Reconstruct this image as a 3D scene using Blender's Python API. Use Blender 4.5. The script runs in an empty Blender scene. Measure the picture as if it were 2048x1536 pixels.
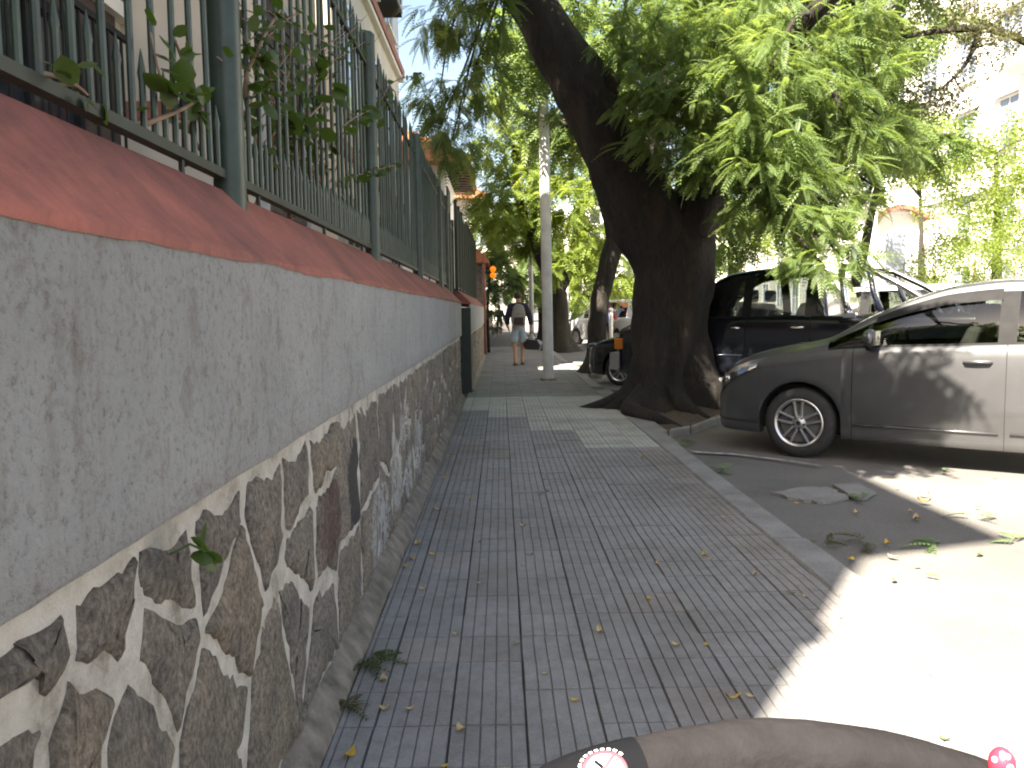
import bpy, bmesh, math, random
import numpy as np
from mathutils import Vector, Matrix, noise as mnoise

# ------------------------------------------------------------------ camera, sky, sun, exposure
scene = bpy.context.scene
C = scene.collection
R = math.radians
CAM_H, FPX = 1.30, 1670.0
cam_data = bpy.data.cameras.new('camera')
cam_data.sensor_width = 36.0
cam_data.lens = 36.0 * FPX / 2048.0
cam_data.clip_start = 0.05
cam_data.clip_end = 1500.0
cam = bpy.data.objects.new('camera', cam_data)
C.objects.link(cam)
cam.matrix_world = (Matrix.Translation((0, 0, CAM_H)) @ Matrix.Rotation(R(-0.72), 4, 'Z')
                    @ Matrix.Rotation(R(85.0), 4, 'X') @ Matrix.Rotation(R(-0.7), 4, 'Z'))
scene.camera = cam
CM = cam.matrix_world.copy()

SUN_EL = 46.0
SUN_DIR = Vector((0.522, 0.853, 0))          # horizontal way the light travels
world = bpy.data.worlds.new('World')
scene.world = world
world.use_nodes = True
wn = world.node_tree
sky = wn.nodes.new('ShaderNodeTexSky')
sky.sky_type = 'NISHITA'
sky.sun_disc = False
sky.sun_elevation = R(SUN_EL)
sky.sun_rotation = math.atan2(-SUN_DIR.x, -SUN_DIR.y)
sky.air_density = 1.0
sky.dust_density = 2.0
sky.ozone_density = 1.0
wn.links.new(sky.outputs[0], wn.nodes['Background'].inputs[0])
wn.nodes['Background'].inputs[1].default_value = 0.055
sun_data = bpy.data.lights.new('sun', 'SUN')
sun_data.energy = 5.0
sun_data.angle = R(0.55)
sun_data.color = (1.0, 0.975, 0.93)
sun = bpy.data.objects.new('sun', sun_data)
C.objects.link(sun)
d = Vector((SUN_DIR.x * math.cos(R(SUN_EL)), SUN_DIR.y * math.cos(R(SUN_EL)), -math.sin(R(SUN_EL))))
sun.rotation_euler = d.to_track_quat('-Z', 'Y').to_euler()
vs = scene.view_settings
vs.view_transform = 'Standard'
vs.look = 'None'
vs.gamma = 1.0
vs.use_curve_mapping = False
vs.exposure = 2.85
try:
    vs.use_white_balance = True
    vs.white_balance_temperature = 7600
    vs.white_balance_tint = 10
except Exception:
    pass
scene.cycles.use_denoising = True
scene.cycles.filter_width = 2.0
scene.cycles.max_bounces = 6
scene.cycles.diffuse_bounces = 3
scene.cycles.glossy_bounces = 3
scene.cycles.transparent_max_bounces = 8
scene.cycles.sample_clamp_indirect = 8.0
scene.cycles.caustics_reflective = False
scene.cycles.caustics_refractive = False

# ------------------------------------------------------------------ helpers
rng = random.Random(7)
nrng = np.random.default_rng(11)

def at(u, v, Y):
    """point at depth Y (metres along the street) that the photograph shows at pixel u, v"""
    dv = CM.to_3x3() @ Vector(((u - 1024) / FPX, (768 - v) / FPX, -1.0))
    return Vector((0, 0, CAM_H)) + dv * (Y / dv.y)

class MB:
    def __init__(s):
        s.v, s.f, s.mi = [], [], []
    def add(s, verts, faces, mi=0):
        o = len(s.v)
        s.v.extend([tuple(p) for p in verts])
        s.f.extend([tuple(i + o for i in f) for f in faces])
        s.mi.extend([mi] * len(faces))
        return s
    def box(s, x0, x1, y0, y1, z0, z1, mi=0, M=None):
        vs = [Vector(p) for p in ((x0,y0,z0),(x1,y0,z0),(x1,y1,z0),(x0,y1,z0),(x0,y0,z1),(x1,y0,z1),(x1,y1,z1),(x0,y1,z1))]
        if M is not None: vs = [M @ p for p in vs]
        return s.add(vs, [(0,3,2,1),(4,5,6,7),(0,1,5,4),(1,2,6,5),(2,3,7,6),(3,0,4,7)], mi)
    def prism(s, poly, a, b, axis='x', mi=0):
        """polygon in the other two axes, extruded from a to b along axis"""
        def mk(p, t):
            return {'x': (t, p[0], p[1]), 'y': (p[0], t, p[1]), 'z': (p[0], p[1], t)}[axis]
        n = len(poly)
        vs = [mk(p, a) for p in poly] + [mk(p, b) for p in poly]
        fs = [tuple(range(n))[::-1], tuple(range(n, 2 * n))] + [(i, (i+1) % n, n + (i+1) % n, n + i) for i in range(n)]
        return s.add(vs, fs, mi)
    def tube(s, pts, rad, n=8, mi=0, cap=True, lobes=None):
        pts = [Vector(p) for p in pts]
        m = len(pts)
        rr = rad if isinstance(rad, (list, tuple)) else [rad] * m
        vs, fs = [], []
        up = None
        for i, p in enumerate(pts):
            t = (pts[min(i+1, m-1)] - pts[max(i-1, 0)])
            t = t.normalized() if t.length > 1e-9 else Vector((0, 0, 1))
            if up is None:
                up = Vector((1, 0, 0)) if abs(t.x) < 0.9 else Vector((0, 1, 0))
            up = (up - t * up.dot(t))
            up = up.normalized() if up.length > 1e-6 else t.orthogonal().normalized()
            b = t.cross(up)
            for k in range(n):
                a = 2 * math.pi * k / n
                r = rr[i]
                if lobes: r *= lobes(i / max(1, m - 1), a, p)
                vs.append(p + up * (r * math.cos(a)) + b * (r * math.sin(a)))
        for i in range(m - 1):
            for k in range(n):
                fs.append((i*n + k, i*n + (k+1) % n, (i+1)*n + (k+1) % n, (i+1)*n + k))
        if cap:
            fs.append(tuple(range(n))[::-1]); fs.append(tuple(range((m-1)*n, m*n)))
        return s.add(vs, fs, mi)
    def lathe(s, prof, n=24, mi=0, M=None):
        """profile (radius, height along local Y) turned about local Y"""
        vs, fs = [], []
        m = len(prof)
        for r, h in prof:
            for k in range(n):
                a = 2 * math.pi * k / n
                p = Vector((r * math.cos(a), h, r * math.sin(a)))
                vs.append(M @ p if M is not None else p)
        for i in range(m - 1):
            for k in range(n):
                fs.append((i*n + k, (i+1)*n + k, (i+1)*n + (k+1) % n, i*n + (k+1) % n))
        return s.add(vs, fs, mi)
    def sphere(s, c, r, n=10, m=7, sc=(1,1,1), mi=0):
        vs, fs = [], []
        for i in range(m + 1):
            t = math.pi * i / m
            for k in range(n):
                a = 2 * math.pi * k / n
                vs.append((c[0] + r*sc[0]*math.sin(t)*math.cos(a), c[1] + r*sc[1]*math.sin(t)*math.sin(a), c[2] + r*sc[2]*math.cos(t)))
        for i in range(m):
            for k in range(n):
                fs.append((i*n + k, (i+1)*n + k, (i+1)*n + (k+1) % n, i*n + (k+1) % n))
        return s.add(vs, fs, mi)
    def mesh(s, name, mats, smooth=False, sharp=None):
        me = bpy.data.meshes.new(name)
        me.from_pydata(s.v, [], s.f)
        if not isinstance(mats, (list, tuple)): mats = [mats]
        for m in mats: me.materials.append(m)
        if any(s.mi): me.polygons.foreach_set('material_index', s.mi)
        if smooth:
            me.polygons.foreach_set('use_smooth', [True] * len(me.polygons))
            if sharp is not None: me.set_sharp_from_angle(angle=R(sharp))
        me.update()
        return me
    def build(s, name, mats, parent=None, smooth=False, sharp=None):
        return obj(name, s.mesh(name, mats, smooth, sharp), parent)

def obj(name, me, parent=None):
    o = bpy.data.objects.new(name, me)
    C.objects.link(o)
    if parent is not None: o.parent = parent
    return o

def tag(o, label=None, cat=None, group=None, kind=None):
    if label: o['label'] = label
    if cat: o['category'] = cat
    if group: o['group'] = group
    if kind: o['kind'] = kind
    return o

def thing(name, label, cat, loc=(0, 0, 0), rz=0.0, group=None):
    o = bpy.data.objects.new(name, None)
    o.empty_display_size = 0.1
    C.objects.link(o)
    o.location = loc
    o.rotation_euler = (0, 0, rz)
    return tag(o, label, cat, group)

def bevel(o, w=0.01, seg=2):
    m = o.modifiers.new('bevel', 'BEVEL')
    m.width = w; m.segments = seg; m.limit_method = 'ANGLE'; m.angle_limit = R(40)
    return o

def np_mesh(name, verts, nper, mat, smooth=False):
    """verts: (nfaces*nper, 3) array of separate polygons"""
    verts = np.ascontiguousarray(verts, dtype=np.float32)
    nv = len(verts); nf = nv // nper
    me = bpy.data.meshes.new(name)
    me.vertices.add(nv)
    me.vertices.foreach_set('co', verts.ravel())
    me.loops.add(nv)
    me.loops.foreach_set('vertex_index', np.arange(nv, dtype=np.int32))
    me.polygons.add(nf)
    me.polygons.foreach_set('loop_start', np.arange(0, nv, nper, dtype=np.int32))
    me.update(calc_edges=True)
    for m in (mat if isinstance(mat, list) else [mat]): me.materials.append(m)
    return me

# ------------------------------------------------------------------ materials
class NT:
    def __init__(s, name):
        s.m = bpy.data.materials.new(name)
        s.m.use_nodes = True
        s.t = s.m.node_tree
        s.b = s.t.nodes['Principled BSDF']
        s._pos = None
    def n(s, typ, **kw):
        nd = s.t.nodes.new(typ)
        for k, v in kw.items(): setattr(nd, k, v)
        return nd
    def l(s, a, b): s.t.links.new(a, b)
    def pos(s):
        if s._pos is None: s._pos = s.n('ShaderNodeNewGeometry').outputs['Position']
        return s._pos
    def objco(s): return s.n('ShaderNodeTexCoord').outputs['Object']
    def mapped(s, co, sc=(1,1,1), loc=(0,0,0)):
        m = s.n('ShaderNodeMapping')
        m.inputs['Scale'].default_value = sc; m.inputs['Location'].default_value = loc
        s.l(co, m.inputs['Vector']); return m.outputs[0]
    def noise(s, co, scale, detail=4, rough=0.55, dist=0.0):
        nd = s.n('ShaderNodeTexNoise')
        s.l(co, nd.inputs['Vector'])
        nd.inputs['Scale'].default_value = scale; nd.inputs['Detail'].default_value = detail
        nd.inputs['Roughness'].default_value = rough; nd.inputs['Distortion'].default_value = dist
        return nd.outputs[0]
    def ramp(s, fac, stops):
        r = s.n('ShaderNodeValToRGB')
        el = r.color_ramp.elements
        while len(el) < len(stops): el.new(0.5)
        for e, (p, c) in zip(el, stops):
            e.position = p
            e.color = (c, c, c, 1) if isinstance(c, (int, float)) else (c[0], c[1], c[2], 1)
        s.l(fac, r.inputs[0]); return r.outputs[0]
    def mix(s, fac, a, b, mode='MIX'):
        m = s.n('ShaderNodeMix', data_type='RGBA', blend_type=mode)
        for sock, val in ((m.inputs[0], fac), (m.inputs[6], a), (m.inputs[7], b)):
            if hasattr(val, 'is_linked'): s.l(val, sock)
            elif isinstance(val, (int, float)): sock.default_value = val
            else: sock.default_value = (val[0], val[1], val[2], 1)
        return m.outputs[2]
    def math(s, op, a, b=0.0, clamp=False):
        m = s.n('ShaderNodeMath', operation=op, use_clamp=clamp)
        for sock, val in ((m.inputs[0], a), (m.inputs[1], b)):
            if hasattr(val, 'is_linked'): s.l(val, sock)
            else: sock.default_value = val
        return m.outputs[0]
    def bump(s, h, strength=0.3, dist=0.02):
        b = s.n('ShaderNodeBump')
        b.inputs['Strength'].default_value = strength; b.inputs['Distance'].default_value = dist
        s.l(h, b.inputs['Height']); s.l(b.outputs[0], s.b.inputs['Normal'])
    def col(s, c):
        if hasattr(c, 'is_linked'): s.l(c, s.b.inputs['Base Color'])
        else: s.b.inputs['Base Color'].default_value = (c[0], c[1], c[2], 1)
    def set(s, **kw):
        for k, v in kw.items():
            s.b.inputs[k.replace('_', ' ')].default_value = v
        return s

def simple(name, c, rough=0.7, metal=0.0, var=0.15, scale=6.0, bump=0.0, coat=0.0, spec=None, obj_space=False):
    n = NT(name)
    co = n.objco() if obj_space else n.pos()
    f = n.noise(co, scale, 5)
    dark = tuple(x * (1 - var) for x in c); lite = tuple(min(1, x * (1 + var)) for x in c)
    n.col(n.ramp(f, [(0.3, dark), (0.7, lite)]))
    n.set(Roughness=rough, Metallic=metal, Coat_Weight=coat)
    if spec is not None: n.b.inputs['Specular IOR Level'].default_value = spec
    if bump: n.bump(n.noise(co, scale * 8, 4), bump, 0.01)
    return n.m

M = {}
def make_materials():
    # asphalt
    n = NT('asphalt'); p = n.pos()
    base = n.ramp(n.noise(p, 0.8, 6, 0.6), [(0.3, (0.115, 0.109, 0.102)), (0.7, (0.185, 0.176, 0.166))])
    fine = n.ramp(n.noise(p, 160, 3, 0.7), [(0.35, 0.55), (0.7, 1.35)])
    n.col(n.mix(1.0, base, fine, 'MULTIPLY')); n.set(Roughness=0.9)
    n.bump(n.noise(p, 120, 4, 0.7), 0.5, 0.012); M['asphalt'] = n.m
    # paving tiles: per-object tone
    def tile(name, a, b):
        n = NT(name); p = n.pos()
        info = n.n('ShaderNodeObjectInfo').outputs['Random']
        base = n.mix(info, a, b)
        big = n.ramp(n.noise(p, 1.1, 6, 0.65), [(0.3, (0.72, 0.69, 0.66)), (0.55, (1.0, 1.0, 1.0)), (0.8, (1.12, 1.1, 1.07))])
        fine = n.ramp(n.noise(p, 90, 4, 0.7), [(0.3, 0.8), (0.7, 1.15)])
        blot = n.ramp(n.noise(p, 14, 4, 0.6), [(0.35, 0.86), (0.6, 1.05)])
        n.col(n.mix(1.0, n.mix(1.0, n.mix(1.0, base, big, 'MULTIPLY'), fine, 'MULTIPLY'), blot, 'MULTIPLY'))
        n.l(n.ramp(n.noise(p, 20, 4), [(0.3, 0.62), (0.7, 0.88)]), n.b.inputs['Roughness'])
        n.bump(n.noise(p, 140, 3, 0.7), 0.25, 0.004)
        M[name] = n.m
    tile('tile_grey', (0.210, 0.207, 0.208), (0.24, 0.236, 0.236))
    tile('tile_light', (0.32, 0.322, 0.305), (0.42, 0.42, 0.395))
    tile('tile_pink', (0.205, 0.193, 0.188), (0.25, 0.232, 0.223))
    M['joint'] = simple('joint', (0.055, 0.05, 0.045), 0.95, var=0.4, scale=20)
    n = NT('concrete_kerb'); p = n.pos()
    n.col(n.mix(1.0, n.ramp(n.noise(p, 3, 6, 0.65), [(0.3, (0.16, 0.155, 0.15)), (0.7, (0.27, 0.265, 0.26))]),
                n.ramp(n.noise(p, 70, 4, 0.7), [(0.3, 0.75), (0.7, 1.2)]), 'MULTIPLY'))
    n.set(Roughness=0.85); n.bump(n.noise(p, 45, 5, 0.7), 0.5, 0.012); M['kerb'] = n.m
    # wall stone with leftover paint scrawls
    n = NT('wall_stone'); p = n.pos()
    info = n.n('ShaderNodeObjectInfo').outputs['Random']
    tone = n.ramp(info, [(0.0, (0.185, 0.168, 0.158)), (0.5, (0.23, 0.208, 0.192)), (0.8, (0.265, 0.23, 0.19)), (1.0, (0.20, 0.187, 0.18))])
    grain = n.ramp(n.noise(n.mapped(p, (1, 1.3, 1)), 55, 8, 0.75, 0.3), [(0.30, 0.25), (0.48, 0.95), (0.68, 1.9)])
    spots = n.ramp(n.noise(p, 7, 5, 0.6, 0.3), [(0.35, (0.75, 0.72, 0.7)), (0.6, (1.1, 1.02, 0.92))])
    c = n.mix(1.0, n.mix(1.0, tone, grain, 'MULTIPLY'), spots, 'MULTIPLY')
    moss = n.ramp(n.noise(p, 5.5, 5, 0.7), [(0.66, 0.0), (0.76, 0.45)])
    c = n.mix(moss, c, (0.10, 0.12, 0.05))
    def blobs(lst):
        acc = None
        for (cy, cz, ry, rz) in lst:
            vm = n.mapped(p, (0.0, 1/ry, 1/rz), (0, -cy/ry, -cz/rz))
            ln = n.n('ShaderNodeVectorMath', operation='LENGTH'); n.l(vm, ln.inputs[0])
            g = n.math('SUBTRACT', 1.15, ln.outputs['Value'], True)
            acc = g if acc is None else n.math('MAXIMUM', acc, g)
        return acc
    streak = n.noise(n.mapped(p, (1, 2.6, 1.5)), 8, 5, 0.65, 2.2)
    w = n.math('MULTIPLY', blobs([(4.04, 0.26, 0.40, 0.26), (4.75, 0.36, 0.30, 0.24), (5.32, 0.24, 0.22, 0.20), (5.95, 0.36, 0.28, 0.28), (5.15, 0.60, 0.32, 0.17)]), 1.6, True)
    w = n.ramp(n.math('ADD', n.math('MULTIPLY', w, 0.55), n.math('SUBTRACT', streak, 0.5)), [(0.28, 0.0), (0.33, 1.0)])
    scr = n.noise(n.mapped(p, (1, 1.5, 0.7)), 7, 2, 0.5, 2.6)
    lines = n.ramp(n.math('ABSOLUTE', n.math('SUBTRACT', scr, 0.5)), [(0.030, 1.0), (0.055, 0.0)])
    worn = n.ramp(n.noise(p, 38, 6, 0.75), [(0.36, 0.1), (0.52, 1.0)])
    w = n.math('MULTIPLY', n.math('MULTIPLY', w, n.math('MAXIMUM', lines, n.ramp(scr, [(0.50, 0.0), (0.56, 0.85)]))), worn)
    c = n.mix(w, c, (0.50, 0.495, 0.49))
    k = n.math('MULTIPLY', blobs([(3.38, 0.60, 0.22, 0.26)]), 1.6, True)
    c = n.mix(n.ramp(n.math('ADD', n.math('MULTIPLY', k, 0.55), n.math('SUBTRACT', streak, 0.5)), [(0.3, 0.0), (0.42, 0.9)]), c, (0.035, 0.036, 0.042))
    k = n.math('MULTIPLY', blobs([(2.86, 0.58, 0.26, 0.22)]), 1.5, True)
    c = n.mix(n.ramp(n.math('ADD', n.math('MULTIPLY', k, 0.5), n.math('SUBTRACT', streak, 0.5)), [(0.25, 0.0), (0.5, 0.75)]), c, (0.085, 0.035, 0.028))
    n.col(c); n.set(Roughness=0.92)
    n.bump(n.noise(p, 42, 8, 0.75, 0.2), 1.0, 0.025); M['stone'] = n.m
    n = NT('mortar'); p = n.pos()
    n.col(n.ramp(n.noise(p, 9, 6, 0.65), [(0.28, (0.17, 0.145, 0.115)), (0.44, (0.40, 0.365, 0.32)), (0.62, (0.53, 0.49, 0.445)), (0.8, (0.58, 0.55, 0.51))]))
    n.set(Roughness=0.92); n.bump(n.noise(p, 40, 6, 0.7), 0.8, 0.015); M['mortar'] = n.m
    # grey roughcast
    n = NT('roughcast'); p = n.pos()
    base = n.ramp(n.noise(p, 2.2, 6, 0.6), [(0.3, (0.345, 0.345, 0.35)), (0.7, (0.425, 0.425, 0.43))])
    speck = n.ramp(n.noise(p, 62, 6, 0.8), [(0.34, (0.58, 0.54, 0.51)), (0.46, (0.96, 0.955, 0.95)), (0.75, (1.08, 1.08, 1.08))])
    drip = n.ramp(n.noise(n.mapped(p, (1, 5.5, 0.6)), 3.5, 5, 0.6, 0.4), [(0.28, (0.86, 0.83, 0.80)), (0.46, (1, 1, 1))])
    blotch = n.ramp(n.noise(p, 11, 6, 0.72, 0.5), [(0.34, (0.76, 0.72, 0.68)), (0.46, (1, 1, 1))])
    n.col(n.mix(1.0, n.mix(1.0, n.mix(1.0, base, speck, 'MULTIPLY'), drip, 'MULTIPLY'), blotch, 'MULTIPLY'))
    n.set(Roughness=0.95); n.bump(n.noise(p, 62, 6, 0.75), 1.0, 0.018); M['roughcast'] = n.m
    n = NT('red_paint'); p = n.pos()
    base = n.ramp(n.noise(n.mapped(p, (1, 0.5, 1)), 4, 6, 0.6), [(0.3, (0.25, 0.078, 0.064)), (0.7, (0.38, 0.112, 0.084))])
    dirt = n.mix(1.0, n.ramp(n.noise(p, 1.9, 7, 0.75, 0.8), [(0.36, (0.50, 0.56, 0.60)), (0.6, (1, 1, 1))]), n.ramp(n.noise(n.mapped(p, (1, 3.2, 0.8)), 9, 6, 0.7, 0.4), [(0.34, (0.84, 0.82, 0.82)), (0.55, (1, 1, 1)), (0.75, (1.1, 1.08, 1.06))]), 'MULTIPLY')
    chip = n.ramp(n.noise(n.mapped(p, (2.0, 2.2, 2.0)), 11, 6, 0.66), [(0.69, 0.0), (0.72, 0.7)])
    n.col(n.mix(chip, n.mix(1.0, base, dirt, 'MULTIPLY'), (0.5, 0.4, 0.36)))
    n.set(Roughness=0.75); n.bump(n.noise(p, 50, 5, 0.7), 0.35, 0.01); M['red_paint'] = n.m
    M['plinth'] = simple('plinth', (0.185, 0.158, 0.132), 0.95, var=0.45, scale=11, bump=1.0)
    n = NT('fence_green'); p = n.pos()
    n.col(n.ramp(n.noise(p, 8, 6, 0.65), [(0.25, (0.009, 0.015, 0.012)), (0.5, (0.018, 0.036, 0.027)), (0.75, (0.034, 0.060, 0.047))]))
    n.set(Roughness=0.45); n.bump(n.noise(p, 60, 4), 0.12, 0.004); M['fence'] = n.m
    M['fence_dark'] = simple('fence_dark', (0.014, 0.022, 0.017), 0.6, var=0.35, scale=10)
    M['cream'] = simple('cream_render', (0.56, 0.50, 0.42), 0.9, var=0.08, scale=1.5, bump=0.15)
    M['white'] = simple('white_render', (0.78, 0.76, 0.72), 0.9, var=0.06, scale=0.7)
    M['pale'] = simple('pale_render', (0.70, 0.67, 0.60), 0.9, var=0.07, scale=0.6)
    M['grey_render'] = simple('grey_render', (0.42, 0.43, 0.44), 0.9, var=0.08, scale=1.0)
    M['brown_trim'] = simple('brown_trim', (0.27, 0.095, 0.065), 0.8, var=0.2, scale=5)
    M['dark_wood'] = simple('dark_wood', (0.045, 0.028, 0.024), 0.6, var=0.3, scale=8)
    M['terracotta'] = simple('terracotta', (0.36, 0.13, 0.065), 0.85, var=0.3, scale=9, bump=0.3)
    M['black_plastic'] = simple('black_plastic', (0.015, 0.015, 0.016), 0.8, var=0.2, scale=10, spec=0.2)
    M['rubber'] = simple('rubber', (0.024, 0.024, 0.025), 0.85, var=0.3, scale=20, obj_space=True)
    M['dark_under'] = simple('dark_under', (0.012, 0.012, 0.012), 0.9, var=0.2)
    M['soil'] = simple('soil', (0.075, 0.055, 0.04), 0.97, var=0.5, scale=12, bump=1.0)
    M['pole'] = simple('pole_paint', (0.50, 0.51, 0.52), 0.6, var=0.14, scale=5, bump=0.15)
    M['window_far'] = simple('window_far', (0.20, 0.23, 0.28), 0.1, var=0.3, scale=1.5)  # pale blue base colour stands in for sky reflected in distant panes
    M['window_dark'] = simple('window_dark', (0.03, 0.034, 0.04), 0.08, var=0.3, scale=1.5)
    M['white_line'] = simple('white_line', (0.34, 0.33, 0.31), 0.9, var=0.5, scale=14)
    # bark
    def bark(name, a, b, g, sc=1.0):
        n = NT(name); p = n.pos()
        st = n.noise(n.mapped(p, (1, 1, 0.28)), 24 * sc, 7, 0.68, 0.7)
        base = n.ramp(st, [(0.3, a), (0.68, b)])
        c = n.mix(n.ramp(n.noise(p, 2.2, 5, 0.6), [(0.5, 0.0), (0.72, 0.55)]), base, g)
        if name == 'bark_dark': c = n.mix(n.ramp(n.noise(n.mapped(p, (1, 1, .5), (3, 1, 2)), 3.1, 5, 0.65), [(0.52, 0.0), (0.66, 0.6)]), c, (0.055, 0.034, 0.024))
        n.col(c); n.set(Roughness=0.95)
        n.bump(st, 1.0, 0.05); M[name] = n.m
    bark('bark_dark', (0.005, 0.004, 0.0035), (0.026, 0.020, 0.016), (0.012, 0.014, 0.009))
    bark('bark_grey', (0.012, 0.010, 0.008), (0.048, 0.040, 0.033), (0.022, 0.026, 0.017))
    bark('bark_root', (0.03, 0.019, 0.014), (0.11, 0.07, 0.05), (0.05, 0.045, 0.03))
    # leaves
    def leaf(name, a, b, ta, tb, tr=0.45, rough=0.5):
        n = NT(name)
        g = n.n('ShaderNodeNewGeometry')
        big = n.noise(g.outputs['Position'], 1.3, 3)
        f = n.math('ADD', n.math('MULTIPLY', g.outputs['Random Per Island'], 0.5), n.math('MULTIPLY', big, 0.6), True)
        c1 = n.mix(f, a, b); c2 = n.mix(f, ta, tb)
        n.col(c1); n.set(Roughness=rough)
        n.b.inputs['Specular IOR Level'].default_value = 0.35
        tl = n.n('ShaderNodeBsdfTranslucent'); n.l(c2, tl.inputs[0])
        mx = n.n('ShaderNodeMixShader'); mx.inputs[0].default_value = tr
        n.l(n.b.outputs[0], mx.inputs[1]); n.l(tl.outputs[0], mx.inputs[2])
        n.l(mx.outputs[0], n.t.nodes['Material Output'].inputs['Surface'])
        M[name] = n.m
    leaf('leaf_tree', (0.040, 0.080, 0.030), (0.135, 0.185, 0.060), (0.11, 0.22, 0.045), (0.36, 0.44, 0.10))
    leaf('leaf_lime', (0.075, 0.13, 0.028), (0.17, 0.215, 0.045), (0.20, 0.32, 0.045), (0.42, 0.46, 0.075))
    leaf('leaf_dark', (0.022, 0.050, 0.018), (0.055, 0.095, 0.028), (0.05, 0.11, 0.025), (0.11, 0.18, 0.04), 0.35)
    leaf('leaf_vine', (0.022, 0.050, 0.014), (0.075, 0.105, 0.026), (0.05, 0.14, 0.02), (0.14, 0.24, 0.03), 0.35, 0.4)
    leaf('leaf_brown', (0.045, 0.055, 0.02), (0.10, 0.095, 0.04), (0.10, 0.12, 0.03), (0.2, 0.18, 0.05), 0.35)
    M['leaf_yellow'] = simple('leaf_yellow', (0.50, 0.33, 0.05), 0.7, var=0.3, scale=30, obj_space=True)
    M['leaf_tan'] = simple('leaf_tan', (0.42, 0.31, 0.16), 0.8, var=0.3, scale=30, obj_space=True)
    M['leaf_green'] = simple('leaf_green', (0.09, 0.15, 0.05), 0.6, var=0.3, scale=30, obj_space=True)
    M['twig'] = simple('twig', (0.19, 0.13, 0.09), 0.85, var=0.3, scale=20)
    # vehicle paint
    def paint(name, c, metal, rough, coat=1.0):
        n = NT(name); co = n.objco()
        dirt = n.ramp(n.noise(co, 3, 5, 0.6), [(0.3, 0.88), (0.7, 1.08)])
        n.col(n.mix(1.0, c, dirt, 'MULTIPLY'))
        n.set(Metallic=metal, Roughness=rough, Coat_Weight=coat, Coat_Roughness=0.06); M[name] = n.m
    paint('silver_paint', (0.092, 0.094, 0.099), 0.7, 0.42, 0.8)
    paint('black_paint', (0.006, 0.007, 0.011), 0.0, 0.16)
    paint('white_paint', (0.62, 0.62, 0.61), 0.0, 0.35)
    paint('darkblue_paint', (0.008, 0.011, 0.022), 0.0, 0.2)
    M['chrome'] = simple('chrome', (0.75, 0.75, 0.76), 0.12, 1.0, var=0.05)
    M['alloy'] = simple('alloy', (0.50, 0.50, 0.51), 0.33, 0.9, var=0.1, obj_space=True)
    M['seam'] = simple('seam', (0.01, 0.01, 0.01), 0.8)
    M['grey_plastic'] = simple('grey_plastic', (0.10, 0.10, 0.10), 0.6, var=0.1)
    M['bumper_grey'] = simple('bumper_grey', (0.22, 0.22, 0.22), 0.5, var=0.1)
    M['seat'] = simple('seat', (0.17, 0.16, 0.15), 0.9, var=0.15)
    M['amber'] = simple('amber', (0.55, 0.17, 0.02), 0.2, var=0.1)
    M['red_lens'] = simple('red_lens', (0.45, 0.02, 0.02), 0.2, var=0.1)
    def glass(name, tint, mixf, rough=0.02):
        n = NT(name)
        tr = n.n('ShaderNodeBsdfTransparent'); tr.inputs[0].default_value = (*tint, 1)
        gl = n.n('ShaderNodeBsdfGlossy'); gl.inputs['Roughness'].default_value = rough
        gl.inputs[0].default_value = (0.95, 0.97, 1, 1)
        fr = n.n('ShaderNodeFresnel'); fr.inputs[0].default_value = 1.5
        f = n.math('MULTIPLY', fr.outputs[0], mixf, True)
        mx = n.n('ShaderNodeMixShader'); n.l(f, mx.inputs[0]); n.l(tr.outputs[0], mx.inputs[1]); n.l(gl.outputs[0], mx.inputs[2])
        n.l(mx.outputs[0], n.t.nodes['Material Output'].inputs['Surface']); M[name] = n.m
    glass('tint_glass', (0.30, 0.33, 0.31), 1.6)
    glass('clear_glass', (0.50, 0.54, 0.53), 5.5)
    glass('lamp_glass', (0.8, 0.8, 0.8), 2.5)
    n = NT('amber_lamp'); n.col((0.5, 0.13, 0.01))
    n.b.inputs['Emission Color'].default_value = (1.0, 0.24, 0.01, 1); n.b.inputs['Emission Strength'].default_value = 0.14
    M['amber_lamp'] = n.m
    # cloth and skin
    M['skin'] = simple('skin', (0.40, 0.22, 0.14), 0.6, var=0.08)
    M['navy'] = simple('navy_cloth', (0.022, 0.022, 0.042), 0.95, var=0.25, scale=14, bump=0.4)
    M['denim'] = simple('denim', (0.34, 0.43, 0.52), 0.95, var=0.12, scale=10, bump=0.3)
    M['hair'] = simple('hair', (0.03, 0.024, 0.02), 0.7, var=0.3, scale=40)
    M['bag_grey'] = simple('bag_grey', (0.26, 0.255, 0.245), 0.9, var=0.15, scale=16, bump=0.3)
    M['bag_brown'] = simple('bag_brown', (0.035, 0.022, 0.022), 0.85, var=0.2, scale=16)
    M['black_cloth'] = simple('black_cloth', (0.014, 0.014, 0.016), 0.9, var=0.2, scale=16)
    M['blue_cloth'] = simple('blue_cloth', (0.06, 0.09, 0.42), 0.9)
    M['red_cloth'] = simple('red_cloth', (0.42, 0.06, 0.06), 0.9)
    M['sandal'] = simple('sandal', (0.10, 0.06, 0.04), 0.8)
    M['foam'] = simple('foam', (0.0145, 0.0135, 0.0145), 0.95, var=0.55, scale=14, bump=0.25, spec=0.06)
    M['label_black'] = simple('label_black', (0.006, 0.0065, 0.008), 0.8, var=0.1, spec=0.05)
    M['label_white'] = simple('label_white', (0.75, 0.76, 0.80), 0.45, var=0.03)
    M['label_red'] = simple('label_red', (0.62, 0.05, 0.07), 0.45, var=0.05)
    M['toy_red'] = simple('toy_red', (0.65, 0.03, 0.06), 0.35, var=0.05)
make_materials()

# ------------------------------------------------------------------ ground, road, pavement
KX0, KX1 = 1.512, 1.74         # kerb from inner to outer edge
ROAD_Z = -0.065
g = MB()
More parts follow.
